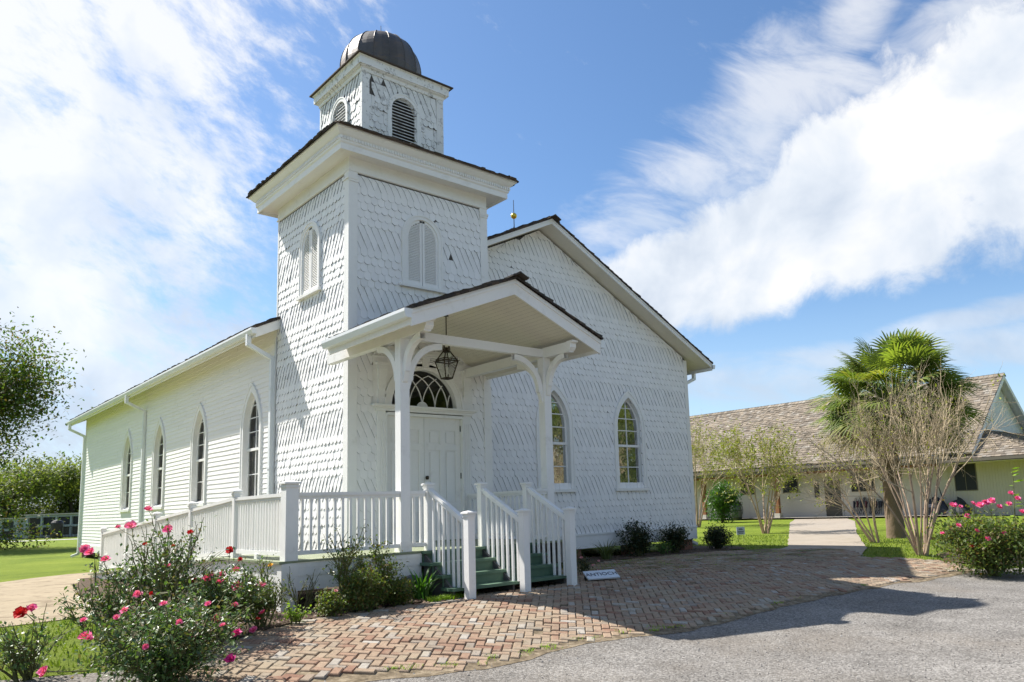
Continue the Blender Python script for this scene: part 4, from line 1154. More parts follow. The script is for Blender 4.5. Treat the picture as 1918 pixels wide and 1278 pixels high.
for i, (y0, y1) in enumerate(zip(RP, RP[1:])):
    a, b = (-2.30, y0 + .06, rampz(y0)), (-2.30, y1 - .06, rampz(y1)); h = rail(a, b, 1)
    n = int((y1 - y0) / .108)
    M = balusters(h, a, b, n, w=.034, merge=i >= 2)
    if M: M.build('baluster', 'white_paint', h, kind='stuff')
    mb = MB(); c = (Vector(a) + Vector(b)) / 2; mb.box(c.x - .04, c.x + .04, c.y - .05, c.y + .05, c.z, c.z + .08); mb.build('rail_block', 'white_paint', h)
RI = [.35, 2.6, 4.9, 7.2]     # inner rail by the wall
for i, (y0, y1) in enumerate(zip(RI, RI[1:])):
    post(-1.02, y0, rampz(y0), rampz(y0) + 1.04, .10)
    a, b = (-1.02, y0 + .05, rampz(y0)), (-1.02, y1 - .05, rampz(y1)); h = rail(a, b, 1)
    balusters(h, a, b, 16, w=.034, merge=True).build('baluster', 'white_paint', h, kind='stuff')
SXL, SXR = -.16, 2.24
for i in range(3):
    zz = ZF - .18 * (i + 1); y1 = -2.80 - .28 * i; mb = MB()
    mb.box(SXL - R.uniform(0, .04), SXR + R.uniform(0, .03), y1 - .31, y1, zz - .045, zz)
    mb.build('tread', 'step_green', deck)
for i in range(4):
    zz = ZF - .18 * i; y1 = -2.80 - .28 * i
    if i < 3: mb = MB(); mb.box(SXL + .03, SXR - .03, y1 + .0, y1 + .02, zz - .18, zz - (.037 if i == 0 else .046)); mb.build('riser', 'step_green', deck)
mb = MB(); mb.box(SXL, SXR, -2.86, -2.80, ZF - .045, ZF - .002); mb.build('tread', 'step_green', deck)
for x in (SXL + .05, 1.04, SXR - .09):
    mb = MB(); mb.prism([(x, -2.80, .05), (x, -2.80, ZF - .05), (x, -3.08, ZF - .23), (x, -3.36, ZF - .41), (x, -3.60, ZF - .59), (x, -3.60, .02)], (.04, 0, 0)); mb.build('stringer', 'old_wood', deck)

# ------------------------------------------------------------------ hanging lantern
LX, LY = 1.27, -1.47; LZ = 3.82
lan = thing('hanging_lantern', 'dark metal and glass lantern hanging from the porch ceiling before the door', 'lantern', (LX, LY, LZ))
def sqring(mb, z, h, r=.009):
    c = [(LX - h, LY - h, z), (LX + h, LY - h, z), (LX + h, LY + h, z), (LX - h, LY + h, z)]
    for i in range(4): mb.bar(c[i], c[(i + 1) % 4], r * 2, r * 2)
    return c
mb = MB(); A = sqring(mb, LZ, .075, .010); A2 = sqring(mb, LZ + .012, .07, .006); B = sqring(mb, LZ + .33, .155, .011); C_ = sqring(mb, LZ + .37, .145, .008); D = sqring(mb, LZ + .52, .05, .010)
for i in range(4): mb.bar(A[i], B[i], .016, .016, (1, 0, .01)); mb.bar(B[i], D[i], .016, .016, (1, 0, .01)); mb.tube([B[i], (LX + (B[i][0] - LX) * 1.18, LY + (B[i][1] - LY) * 1.18, B[i][2] + .015)], [.008, .003], 5)
mb.build('lantern_frame', 'bronze', lan)
mb = MB()
for i in range(4): j = (i + 1) % 4; mb.quad(A[i], A[j], B[j], B[i]); mb.quad(B[i], B[j], D[j], D[i])
mb.build('lantern_glass', 'lamp_glass', lan)
mb = MB(); mb.lathe((LX, LY, LZ + .52), [(.05, 0), (.055, .02), (.03, .03), (.028, .06), (.05, .07), (.03, .085), (.0, .09)], 12); mb.build('lantern_cap', 'bronze', lan)
mb = MB()
for sx, sy in ((1, 0), (-1, 0), (0, 1), (0, -1)):
    mb.tube([(LX + .06 * sx, LY + .06 * sy, LZ + .50), (LX + .075 * sx, LY + .075 * sy, LZ + .58), (LX + .06 * sx, LY + .06 * sy, LZ + .68), (LX + .02 * sx, LY + .02 * sy, LZ + .78), (LX, LY, LZ + .82)], .009, 6)
mb.tube([(LX, LY, LZ + .81), (LX, LY, 5.07)], .011, 6)
mb.lathe((LX, LY, 5.03), [(.0, 0), (.05, .005), (.05, .03), (.0, .035)], 12); mb.build('hanger', 'bronze', lan)
mb = MB()
for k in range(3):
    t = k * 2.09; x, y = LX + .03 * math.cos(t), LY + .03 * math.sin(t)
    mb.tube([(LX, LY, LZ + .06), (x, y, LZ + .09)], .006, 5); mb.tube([(x, y, LZ + .09), (x, y, LZ + .22)], .010, 6)
mb.build('candle_cluster', 'white_paint', lan)

# ------------------------------------------------------------------ barn on the right
barn = thing('barn', 'long low barn with brown wooden shake roof and cream board walls', 'barn', (41, 16, -.1))
BXW, BXE, BXP, BYG, BYF = 41.0, 39.25, 46.0, 3.3, 46.0
BSL = .75; bq = math.hypot(1, BSL)
def bz(x): return 8.55 - BSL * abs(x - BXP)
BG = -.08
mb = MB()
mb.box(BXW, BXW + .1, 4.9, BYF, BG, 4.6); mb.box(51, 51.1, BYG, BYF, BG, 4.6); mb.box(BXW, 51, BYF - .1, BYF, BG, 4.5)
y = 17.0
while y < BYF: mb.box(BXW - .02, BXW, y, y + .05, BG, 3.6); y += .62
mb.build('wall', 'barn_wall', barn)
mb = MB(); x = BXW     # gable wall boards facing the drive
while x < 51:
    x2 = x + .14; mb.add([(x, BYG, BG), (x2 - .012, BYG, BG), (x2 - .012, BYG, bz(x2) - .12 if x2 > BXP else bz(x2) - .12), (x, BYG, bz(x) - .12)], [(0, 1, 2, 3)])
    mb.add([(x2 - .012, BYG + .015, BG), (x2, BYG + .015, BG), (x2, BYG + .015, bz(x2) - .12), (x2 - .012, BYG + .015, bz(x2) - .12)], [(0, 1, 2, 3)]); x = x2
mb.build('gable_wall', 'barn_white', barn)
mb = MB()
shakes(mb, (BXE, 2.75, bz(BXE)), (0, 1, 0), (1, 0, BSL), lambda v: (0, BYF + .4 - 2.75), (BXP - BXE) * bq, e=.27, wmin=.14, wmax=.40, th=.045, rag=.035)
mb.quad((BXP, 2.8, bz(BXP) - .01), (52.7, 2.8, bz(52.7)), (52.7, BYF, bz(52.7)), (BXP, BYF, bz(BXP) - .01))
broof = mb.build('roof', 'barn_shake', barn)
mb = MB(); mb.quad((BXP, 2.77, bz(BXP) - .03), (BXE + .02, 2.77, bz(BXE) - .03), (BXE + .02, BYF, bz(BXE) - .03), (BXP, BYF, bz(BXP) - .03)); mb.quad((BXP, 2.77, bz(BXP) - .03), (52.7, 2.77, bz(52.7) - .02), (52.7, BYF, bz(52.7) - .02), (BXP, BYF, bz(BXP) - .03)); mb.build('roof_soffit', 'barn_white', broof)
mb = MB(); y = 2.7
while y < BYF:
    for sx in (-1, 1): mb.obox((BXP + sx * .12, y + .2, bz(BXP) - .02), (.14, 0, -.1 * sx), (0, .22, -.01), (0, 0, .018))
    y += .3
mb.build('ridge_cap', 'barn_shake', broof)
mb = MB(); mb.box(BXE - .12, BXE + .02, 4.0, BYF + .4, 3.22, 3.40); mb.box(BXE - .02, BXE + .05, 4.0, BYF + .4, 3.02, 3.22); mb.build('eave_board', 'barn_trim', barn)
mb = MB(); mb.box(BXE + .05, BXW, 4.0, BYF, 3.02, 3.06); mb.build('veranda_ceiling', 'barn_trim', barn)
mb = MB(); mb.box(BXE + .2, BXE + .42, 4.9, BYF, 2.86, 3.02); mb.build('veranda_beam', 'cedar', barn)
mb = MB()
for sx in (-1, 1): mb.prism([(BXP, 2.72, bz(BXP) - .03), (BXP + sx * 6.7, 2.72, bz(BXP + 6.7) - .03), (BXP + sx * 6.7, 2.72, bz(BXP + 6.7) - .33), (BXP, 2.72, bz(BXP) - .33)], (0, .05, 0))
mb.build('rake_board', 'barn_white', barn)
for y in (15.8, 22.0, 28.2, 34.4):
    mb = MB(); mb.box(39.75, 40.0, y - .14, y + .14, .32, 2.9); po = mb.build('veranda_post', 'cedar', barn)
    mb = MB(); mb.box(39.68, 40.07, y - .21, y + .21, BG - .05, .32); mb.build('post_base', 'concrete', po)
mb = MB(); mb.box(BXW - .03, BXW - .004, 11.7, 12.85, .05, 2.42); dr = mb.build('door', 'barn_door', barn)
mb = MB(); mb.box(BXW - .04, BXW - .03, 12.35, 12.52, 1.3, 2.1); mb.build('door_pane', 'dark_niche', dr)
mb = MB(); mb.lathe((BXW - .07, 12.75, 1.1), [(0, -.03), (.03, 0), (0, .03)], 8); mb.build('knob', 'brass', dr)
mb = MB(); mb.box(BXW - .05, BXW - .03, 11.6, 11.7, .02, 2.5); mb.box(BXW - .05, BXW - .03, 12.85, 12.95, .02, 2.5); mb.box(BXW - .05, BXW - .03, 11.7, 12.85, 2.42, 2.5); mb.build('door_frame', 'barn_wall', dr)
mb = MB(); mb.box(BXW - .03, BXW - .005, 13.25, 13.6, 1.3, 2.3); mb.build('window', 'dark_niche', barn)
def bwin(y0, y1, z0, z1):
    mb = MB(); mb.box(BXW - .012, BXW - .004, y0, y1, z0, z1); f = mb.build('window', 'dark_niche', barn)
    mb = MB(); t = .05
    mb.box(BXW - .04, BXW - .012, y0 - t, y0, z0 - t, z1 + t); mb.box(BXW - .04, BXW - .012, y1, y1 + t, z0 - t, z1 + t); mb.box(BXW - .04, BXW - .012, y0, y1, z1, z1 + t); mb.box(BXW - .04, BXW - .012, y0, y1, z0 - t, z0)
    mb.box(BXW - .035, BXW - .012, (y0 + y1) / 2 - .02, (y0 + y1) / 2 + .02, z0, z1); mb.build('window_frame', 'barn_trim', f)
for a in [(14.85, 15.95, 1.72, 2.82), (18.3, 19.5, 1.72, 2.82), (9.4, 10.9, 1.62, 2.75), (24, 25.2, 1.7, 2.8)]: bwin(*a)
# lower wing at the near end
mb = MB(); mb.box(BXW, BXW + .1, .4, 4.9, BG, 3.2); mb.box(BXW, 60, .4, .5, BG, 3.2)
y = .5
while y < 4.9:
    if 3.2 < y < 4.5: mb.box(BXW - .025, BXW, y, y + .03, BG, 1.36); mb.box(BXW - .025, BXW, y, y + .03, 2.97, 3.2)
    else: mb.box(BXW - .025, BXW, y, y + .03, BG, 3.2)
    y += .16
mb.build('wing_wall', 'barn_wall', barn)
bwin(3.3, 4.45, 1.42, 2.9)
mb = MB()
WZ0, WZ1 = 3.16, 4.95
shakes(mb, (BXE - .05, -1.0, WZ0), (0, 1, 0), (2.9, 0, WZ1 - WZ0), lambda v: (v * 1.32, 5.4 - v * .35), 3.4, e=.24, wmin=.14, wmax=.36, th=.045, rag=.03)
shakes(mb, (BXE - .05, -1.0, WZ0), (1, 0, 0), (0, 4.3, WZ1 - WZ0), lambda v: (v * .62, 20), 4.65, e=.24, wmin=.14, wmax=.36, th=.045, rag=.03)
wr = mb.build('wing_roof', 'barn_shake', barn)
mb = MB(); mb.box(BXE - .15, BXE - .03, -1.0, 4.5, 3.0, 3.16); mb.box(BXE - .15, 58, -1.12, -1.0, 3.0, 3.16); mb.build('gutter', 'barn_trim', wr)
mb = MB(); mb.box(BXE - .03, BXW, -1.0, 4.5, 2.94, 2.97); mb.box(BXW, 58, -1.0, .4, 2.94, 2.97); mb.build('wing_soffit', 'barn_wall', wr)

# things under the eave
for i, (lab) in enumerate(['dark wagon wheel leaning on the barn wall, left one of two', 'dark wagon wheel beside the barrel, right one of two']):
    yw = (21.2, 19.85)[i]; w = thing('wagon_wheel', lab, 'wheel', (40.6, yw, .65), 'wagon wheels against the barn')
    mb = MB(); ro = .68
    pts = [(40.6, yw + ro * math.cos(t), .62 + ro * math.sin(t)) for t in [2 * math.pi * k / 28 for k in range(29)]]
    mb.tube(pts, .035, 6, cap=False); mb.build('rim', 'steel_dark', w)
    mb = MB()
    for k in range(12): t = 2 * math.pi * k / 12; mb.tube([(40.6, yw, .62), (40.6, yw + ro * math.cos(t), .62 + ro * math.sin(t))], .017, 5)
    mb.build('spokes', 'steel_dark', w)
    mb = MB(); mb.tube([(40.5, yw, .62), (40.7, yw, .62)], .09, 10); mb.build('hub', 'steel_dark', w)
br = thing('barrel', 'dark grey-green barrel standing by the barn wall behind the leafy round tree', 'barrel', (39.3, 18.85, -.1))
mb = MB(); mb.lathe((39.3, 18.85, -.1), [(.36, 0), (.40, .3), (.41, .6), (.40, .9), (.36, 1.2)], 20); mb.build('barrel_body', 'steel_dark', br, smooth=True)
mb = MB()
for z in (.15, .65, 1.1): mb.lathe((39.3, 18.85, z - .1), [(.40, 0), (.425, .01), (.425, .04), (.40, .05)], 20)
mb.build('hoop', 'black_iron', br)
mb = MB(); mb.lathe((39.3, 18.85, 1.1), [(.37, 0), (.37, .05), (.0, .08)], 20); mb.build('lid', 'black_iron', br)
# folded chairs leaning in a row
ch0 = None
for i in range(11):
    y = 10.75 - i * .20 - (i % 3) * .04; mb = MB(); lean = R.uniform(.15, .4); h = R.uniform(.85, 1.12); tw = R.uniform(-.2, .2)
    t = thing('folding_chair', 'dark folded chair leaning in the row against the barn wall right of the door', 'chair', (40.7, y, .12), 'folded chairs leaning against the barn')
    for s_ in (-1, 1): mb.tube([(40.75 - lean, y + tw + s_ * .05, .12), (40.93, y + s_ * .05 - tw, .12 + h)], .016, 5)
    mb.tube([(40.6, y - .1 * tw, .12), (40.85, y + .3 * tw, .9)], .014, 5); mb.build('chair_frame', 'chair_dark', t)
    mb = MB(); mb.obox((40.84 - lean * .4, y, .55 + h * .2), (.03, 0, .2), (0, .035, 0), (.08, 0, -.02)); mb.build('chair_sling', ('plastic_dark', 'wine', 'chair_dark')[i % 3], t)
def tarp(name, lab, cat, c, rx, ry, h, m, seed):
    mb = MB(); n = 22; rows = 10; rr = random.Random(seed); vs = []
    for j in range(rows + 1):
        t = j / rows
        for k in range(n):
            a = 2 * math.pi * k / n; f = (1 - t ** 1.8) ** .6 if t < 1 else 0
            d = 1 + .28 * noise.noise(Vector((math.cos(a) * 2 + seed, math.sin(a) * 2, t * 3))) + .12 * math.sin(a * 7 + seed)
            vs.append((c[0] + rx * math.cos(a) * f * d, c[1] + ry * math.sin(a) * f * d, c[2] + h * t * (1 + .25 * noise.noise(Vector((a, seed, t))))))
    fs = [(j * n + k, j * n + (k + 1) % n, (j + 1) * n + (k + 1) % n, (j + 1) * n + k) for j in range(rows) for k in range(n)]
    mb.add(vs, fs); mb.build(name, m, label=lab, cat=cat)
tarp('covered_heap', 'dark blue cloth covered heap beside the barn wing wall', 'heap', (40.3, 5.45, -.1), .5, .75, 1.15, 'plastic_dark', 3)
tarp('covered_heap', 'dark brown bundled heap under the barn window', 'heap', (40.3, 4.2, -.1), .5, .7, 1.0, 'chair_dark', 8)
for i, (y0, dy) in enumerate(((5.4, -.9), (4.8, -.45), (5.9, .1))):
    mb = MB(); mb.tube([(40.2, y0, .1), (40.5, y0 - dy, 1.55 + .1 * i)], [.06, .025], 6)
    mb.build('furled_umbrella', 'plastic_dark', label=['furled dark umbrella leaning furthest right out of the blue heap', 'furled dark umbrella leaning in the middle of the blue heap', 'furled dark umbrella standing upright left in the blue heap'][i], cat='umbrella')

# small printed sign on the lawn and the name plaque on the bricks
from math import pi
def text(s_, size, loc, rot, m, parent, name='lettering', ext=.002):
    c = bpy.data.curves.new(name, 'FONT'); c.body = s_; c.size = size; c.extrude = ext; c.align_x = 'CENTER'; c.align_y = 'CENTER'
    c.resolution_u = 3; t = bpy.data.objects.new('tmp', c); COL.objects.link(t); dg = bpy.context.evaluated_depsgraph_get()
    me = bpy.data.meshes.new_from_object(t.evaluated_get(dg)); bpy.data.objects.remove(t); me.materials.clear(); me.materials.append(MATS[m])
    o = bpy.data.objects.new(name, me); COL.objects.link(o); o.parent = parent
    o.location = Vector(loc) - ROOT[parent.name]; o.rotation_euler = rot; return o
pl = thing('name_plaque', 'white plaque reading ANTIOCH lying on the bricks beside the steps', 'sign', (2.98, -3.68, .06))
pc = Vector((2.98, -3.68, .12)); pa = Vector((.57, -.20, .0)).normalized(); pb = Vector((.25, .86, .45)).normalized(); pb = (pb - pa * pb.dot(pa)).normalized(); pn = pa.cross(pb)
mb = MB(); mb.obox(pc, pa * .31, pb * .13, pn * .012); mb.build('plaque_board', 'sign_white', pl)
rotm = Matrix((pa, pb, pn)).transposed().to_euler()
text('ANTIOCH', .135, pc + pn * .0135, rotm, 'letter_dark', pl)
mb = MB(); mb.obox(pc + pb * .09 - pn * .07, pa * .27, pb * .02, pn * .058); mb.build('plaque_foot', 'old_wood', pl)
ys = thing('yard_sign', 'small white printed yard sign on thin wire legs in the lawn by the walkway', 'sign', (14.5, 1.34, -.1))
va = Vector((.735, -.678, 0)); sc = Vector((14.5, 1.34, .34))
mb = MB(); mb.obox(sc, va * .135, (0, 0, .125), (.0068, .0074, 0)); mb.build('sign_board', 'sign_white', ys)
mb = MB()
for k in (-1, 1): p = Vector((14.5, 1.34, -.15)) + va * .08 * k; mb.tube([p, p + Vector((0, 0, .38))], .006, 5)
mb.build('wire_leg', 'black_iron', ys)
er = Matrix((va, Vector((0, 0, 1)), va.cross(Vector((0, 0, 1))))).transposed().to_euler()
mb = MB(); nrm = va.cross(Vector((0, 0, 1)))
for z_, hw_ in ((.06, .05), (.035, .07), (-.02, .1), (-.045, .1), (-.085, .08)): mb.obox(sc + Vector((0, 0, z_)) + nrm * .012, va * hw_, (0, 0, .008), nrm * .001)
mb.build('print', 'letter_dark', ys)

# ------------------------------------------------------------------ planting
def rv(a=1.0): return Vector((R.gauss(0, a), R.gauss(0, a), R.gauss(0, a)))
def leaf(mb, p, d, L, w, droop=.15, r=None):
    d = d.normalized(); sd = d.cross(Vector((R.uniform(-.6, .6), R.uniform(-.6, .6), 1))).normalized()
    n = sd.cross(d)
    mid = p + d * L * .5 - n * w * .2; tip = p + d * L - n * L * droop
    mb.add([p, mid - sd * w * .5 + n * w * .15, tip, mid + sd * w * .5 + n * w * .15], [(0, 1, 2), (0, 2, 3)], r)
def leaves(mb, p, n, spread, L, w=None, up=.2):
    for _ in range(n):
        q = p + rv(spread); d = (rv(1) + Vector((0, 0, up))); ll = L * R.uniform(.6, 1.3)
        leaf(mb, q, d, ll, (w or L * .55) * R.uniform(.8, 1.2))
def grow(mb, p, d, L, r, lvl, P, tips):
    """woody branching; tips gets (point, direction) of outer twigs"""
    n = 4; pts = [p]; dd = d.normalized(); q = p
    for i in range(n):
        dd = (dd + rv(P['wob']) + Vector((0, 0, P['up'] * (1 if lvl else .3)))).normalized(); q = q + dd * L / n; pts.append(q)
        if lvl <= P.get('tiplvl', 0) : tips.append((q, dd))
    rr = [r * (1 - .45 * i / n) for i in range(n + 1)]
    mb.tube(pts, rr, 5 if r > .02 else 3, cap=False)
    if lvl <= 0: return
    for k in range(P['kids'] if lvl < P['top'] else P.get('kids0', P['kids'])):
        t = R.uniform(.35, 1.0); i = min(n - 1, int(t * n)); b = pts[i].lerp(pts[i + 1], t * n - i)
        nd = (dd + rv(P['spread'])).normalized()
        grow(mb, b, nd, L * R.uniform(.55, .85) * P.get('shrink', 1), r * .5, lvl - 1, P, tips)
    grow(mb, pts[-1], dd, L * .7, r * .55, lvl - 1, P, tips)
def rose(mb, c, s, up=Vector((0, 0, 1))):
    s *= .74
    """layered petals round a heart"""
    up = (up + rv(.15)).normalized(); a = up.cross(Vector((1, .3, .2))).normalized(); b = up.cross(a)
    for lay, (n, rad, tilt, hgt) in enumerate(((7, .48, .55, -.05), (7, .42, .85, .03), (6, .32, 1.1, .08), (4, .22, 1.3, .12))):
        for k in range(n):
            t = 2 * math.pi * (k + lay * .5) / n + R.uniform(-.2, .2); o = a * math.cos(t) + b * math.sin(t); sd = up.cross(o)
            out = (o * math.cos(tilt) + up * math.sin(tilt)); w = rad * s * .62; L = rad * s * R.uniform(.9, 1.15)
            base = c + o * s * .03 + up * s * hgt
            p1 = base + out * L * .55; p2 = base + out * L + o * L * .12
            mb.add([base, p1 - sd * w * R.uniform(.7, 1.1), p1 + sd * w * R.uniform(.7, 1.1), p2 - sd * w * .6 + rv(.06 * s), p2 + sd * w * .6 + rv(.06 * s), p1 + up * s * -.03], [(0, 1, 5), (0, 5, 2), (1, 3, 5), (3, 4, 5), (4, 2, 5)])
def bush(name, lab, cat, x, y, h, rad, nst, leafm, nleaf, L, flowers=(), seed=0, lean=(0, 0), group=None, stemm='stem', kids=3, lvl=2, per=3, sp=.05, P=None, fill=0, bare=0.0):
    R.seed(seed + 100); z = gz(x, y) + .03; root = thing(name, lab, cat, (x, y, z), group)
    ms, ml = MB(), MB(); tips = []
    PP = dict(wob=.13, up=.06, kids=kids, spread=.42, top=lvl, tiplvl=1, shrink=.9); PP.update(P or {})
    for i in range(nst):
        a = R.uniform(0, 2 * math.pi); t = R.random() ** .6
        d = Vector((math.cos(a) * rad * t + lean[0], math.sin(a) * rad * t + lean[1], h * R.uniform(.65, 1.0))); Ls = d.length / 2.1
        grow(ms, Vector((x + R.uniform(-.06, .06), y + R.uniform(-.06, .06), z - .04)), d, Ls, .012 + .006 * h, lvl, PP, tips)
    R.shuffle(tips); n = 0
    for p, d in tips:
        if n >= nleaf: break
        if bare and p.z - z < h * bare and R.random() < .8: continue
        if p.z < z + .06: continue
        leaves(ml, p, per, sp, L); n += per
    for _ in range(fill):
        a = R.uniform(0, 6.283); t = R.random() ** .5; zz = R.random(); f = math.sin(math.pi * min(1, .12 + .8 * zz)) ** .5
        leaves(ml, Vector((x + lean[0] * zz * .5 + rad * .85 * t * f * math.cos(a), y + lean[1] * zz * .5 + rad * .85 * t * f * math.sin(a), z + .05 + h * .85 * zz)), 1, .03, L)
    ms.build('stems', stemm, root); ml.build('foliage', leafm, root)
    for fx, fy, fz, s_, m in flowers:
        mf = MB(); c = Vector((fx, fy, fz)); rose(mf, c, s_, Vector((-.3, -.45, .7)))
        k = mf.build('flower', m, root)
        # a stalk to the nearest twig
        near = min(tips, key=lambda t_: (t_[0] - c).length)[0]; mk = MB(); mk.tube([near, near.lerp(c, .6) + rv(.01), c], [.006, .004, .003], 4, cap=False); mk.build('flower_stalk', 'stem', root)
    return root
CAMP = Vector((-6.8467, -13.49985, 1.34424)); FWD = Vector((math.sin(YAW), math.cos(YAW), 0)); RGT = Vector((math.cos(YAW), -math.sin(YAW), 0))
FA = [(-5.26, -5.44, 0.35, .14, 'petal_pink'), (-4.93, -5.34, 0.53, .11, 'petal_pink'), (-4.59, -5.78, 0.41, .06, 'petal_red'), (-5.59, -5.68, 0.14, .13, 'petal_pink'),
      (-4.27, -5.81, 0.41, .11, 'petal_pink'), (-4.50, -5.87, 0.30, .11, 'petal_pink'), (-4.20, -6.14, 0.30, .12, 'petal_magenta'), (-4.35, -6.41, 0.13, .11, 'petal_magenta'),
      (-4.77, -5.08, 0.64, .12, 'petal_pink'), (-4.67, -5.17, 0.65, .06, 'petal_red'), (-5.09, -5.32, 0.40, .06, 'petal_red')]
FA += [(-4.72 + .62 * math.cos(a_), -5.75 + .5 * math.sin(a_), .18 + .42 * h_, .075, 'petal_pink') for a_, h_ in ((3.4, .5), (3.9, .9), (4.3, .3), (4.7, .7), (5.1, 1.0), (5.4, .5), (2.9, .8), (5.9, .85), (4.5, 1.1))]
FB = [(-4.44, -4.02, 1.47, .11, 'petal_pink'), (-4.58, -3.89, 1.29, .16, 'petal_pink'), (-4.27, -4.17, 1.24, .14, 'petal_pink'), (-4.09, -4.34, 1.20, .09, 'petal_red'),
      (-4.68, -3.80, 1.29, .07, 'petal_pink'), (-4.45, -4.01, 1.09, .07, 'petal_red'), (-4.29, -4.29, 0.86, .08, 'petal_pink'), (-4.22, -4.22, 1.06, .06, 'petal_red')]
FB2 = [(-5.03, -4.02, 1.07, .14, 'petal_pink'), (-5.01, -4.18, 1.04, .14, 'petal_pink'), (-4.89, -4.28, 0.96, .13, 'petal_pink')]
FC = [(-3.51, -3.92, 0.96, .12, 'petal_red'), (-3.38, -3.91, 0.85, .08, 'petal_red'), (-3.45, -3.98, 0.73, .12, 'petal_pink'), (-3.61, -3.97, 0.69, .12, 'petal_pink'), (-3.99, -4.16, 0.67, .12, 'petal_red'),
      (-3.83, -4.17, 0.67, .17, 'petal_pink'), (-3.73, -4.27, 0.62, .15, 'petal_pink'), (-3.55, -4.29, 0.55, .17, 'petal_pink'), (-3.44, -4.53, 0.09, .12, 'petal_pink'), (-3.69, -4.44, 0.41, .06, 'petal_pink')]
FC2 = [(-3.23, -4.18, 0.54, .14, 'petal_pink'), (-3.25, -4.30, 0.24, .10, 'petal_pink'), (-3.29, -4.26, 0.17, .07, 'petal_red')]
FD = [(-5.69, -5.04, 0.57, .16, 'petal_red'), (-5.59, -4.87, 0.59, .11, 'petal_pink')]
FG = [(9.85, -7.13, 1.05, .2, 'petal_pink'), (9.95, -7.23, 1.03, .13, 'petal_pink'), (10.57, -7.12, 0.81, .17, 'petal_pink'), (10.68, -7.22, 1.07, .17, 'petal_pink'), (10.57, -7.39, 1.03, .22, 'petal_pink'),
      (10.66, -7.47, 1.09, .2, 'petal_pink'), (10.77, -7.57, 1.11, .22, 'petal_pink'), (10.75, -7.69, 0.99, .17, 'petal_pink'), (10.70, -7.91, 1.04, .16, 'petal_pink'), (10.83, -8.04, 1.15, .17, 'petal_pink'),
      (9.89, -7.18, 0.65, .14, 'petal_pink'), (9.95, -7.50, 0.54, .13, 'petal_pink'), (9.88, -7.71, 0.38, .15, 'petal_pink'), (11.07, -7.85, 1.26, .16, 'petal_pink'), (10.66, -8.15, 0.88, .17, 'petal_pink'),
      (9.64, -6.94, 0.50, .12, 'petal_pink'), (9.85, -7.40, 0.23, .11, 'petal_red'), (10.02, -7.97, 0.50, .12, 'petal_pink')]
RG = 'rose bushes in the bed beside the deck'
bush('rose_bush', 'big dense rose bush with pink blooms in the near left foreground', 'rose bush', -4.72, -5.75, .78, .85, 26, 'leaf_rose', 6500, .05, FA, 1, group=RG, per=3, sp=.055, fill=900, P=dict(spread=.5))
bush('rose_bush', 'tallest rose bush, open and twiggy, pink blooms on top before the ramp', 'rose bush', -4.35, -4.15, 1.40, .50, 14, 'leaf_rose', 2300, .05, FB, 2, group=RG, per=2, sp=.05, bare=.45, P=dict(spread=.36))
bush('rose_bush', 'rose bush leaning left with three pink blooms over the dirt path', 'rose bush', -4.75, -4.25, 1.0, .5, 10, 'leaf_rose', 1500, .05, FB2, 3, group=RG, per=2, sp=.05, lean=(-.15, .1), bare=.3)
bush('rose_bush', 'rose bush crowded with pink and red blooms in front of the deck corner', 'rose bush', -3.65, -4.2, .85, .48, 16, 'leaf_rose', 4200, .048, FC, 4, group=RG, per=3, sp=.05, fill=900)
bush('rose_bush', 'small light green rose bush nearest the deck corner leg', 'rose bush', -3.12, -3.95, .62, .3, 10, 'leaf_rose_light', 1500, .042, FC2, 5, group=RG, per=3, sp=.05, fill=300)
bush('rose_bush', 'sprawling rose bush with one large red bloom at the far left edge', 'rose bush', -5.6, -4.75, .55, .7, 12, 'leaf_rose', 700, .05, FD, 6, group=RG, per=1, sp=.05)
bush('rose_bush', 'slender climbing rose with one yellow bloom against the deck corner leg', 'rose bush', -2.72, -3.05, .85, .16, 5, 'leaf_rose_light', 420, .045, [(-2.64, -2.98, 0.69, .09, 'petal_yellow')], 7, group=RG, per=2, sp=.05)
bush('rose_bush', 'tall thin rose bush with few leaves in front of the white balusters', 'rose bush', -1.72, -3.3, 1.35, .14, 5, 'leaf_rose_light', 420, .055, [], 8, group=RG, per=2, sp=.04, bare=.25, P=dict(spread=.3))
bush('rose_bush', 'pink flowering rose bush with pale leaves at the right edge by the gravel', 'rose bush', 10.7, -7.5, 1.25, 1.3, 28, 'leaf_shrub', 7500, .085, FG, 9, per=4, sp=.10, fill=2500, P=dict(spread=.5))
SG = 'low shrubs in the bed before the deck'
bush('azalea', 'small azalea with one pink bloom in front of the dark gap under the deck', 'shrub', -2.15, -3.75, .36, .26, 12, 'leaf_shrub', 1300, .045, [(-2.17, -3.95, .36, .07, 'petal_pale')], 20, group=SG, per=3, sp=.035, fill=150)
bush('shrub', 'leafy green shrub right of the azalea, widest one below the balusters', 'shrub', -1.62, -3.62, .55, .36, 16, 'leaf_shrub', 3200, .05, [], 21, group=SG, per=3, sp=.05, fill=900)
bush('shrub', 'taller open shrub against the white deck skirt below the porch post', 'shrub', -1.15, -3.2, .95, .34, 10, 'leaf_shrub', 1900, .052, [], 22, group=SG, per=3, sp=.05, fill=250)
bush('shrub', 'low yellow-green shrub nearest the bricks left of the fern', 'shrub', -1.05, -3.55, .38, .33, 12, 'leaf_shrub', 2200, .045, [], 23, group=SG, per=3, sp=.045, fill=600)
bush('shrub', 'bare twiggy shrub beside the deck corner leg', 'shrub', -2.28, -3.12, .7, .16, 4, 'leaf_shrub', 24, .045, [], 24, group=SG, per=1, sp=.04)
DG = 'dark shrubs along the church front'
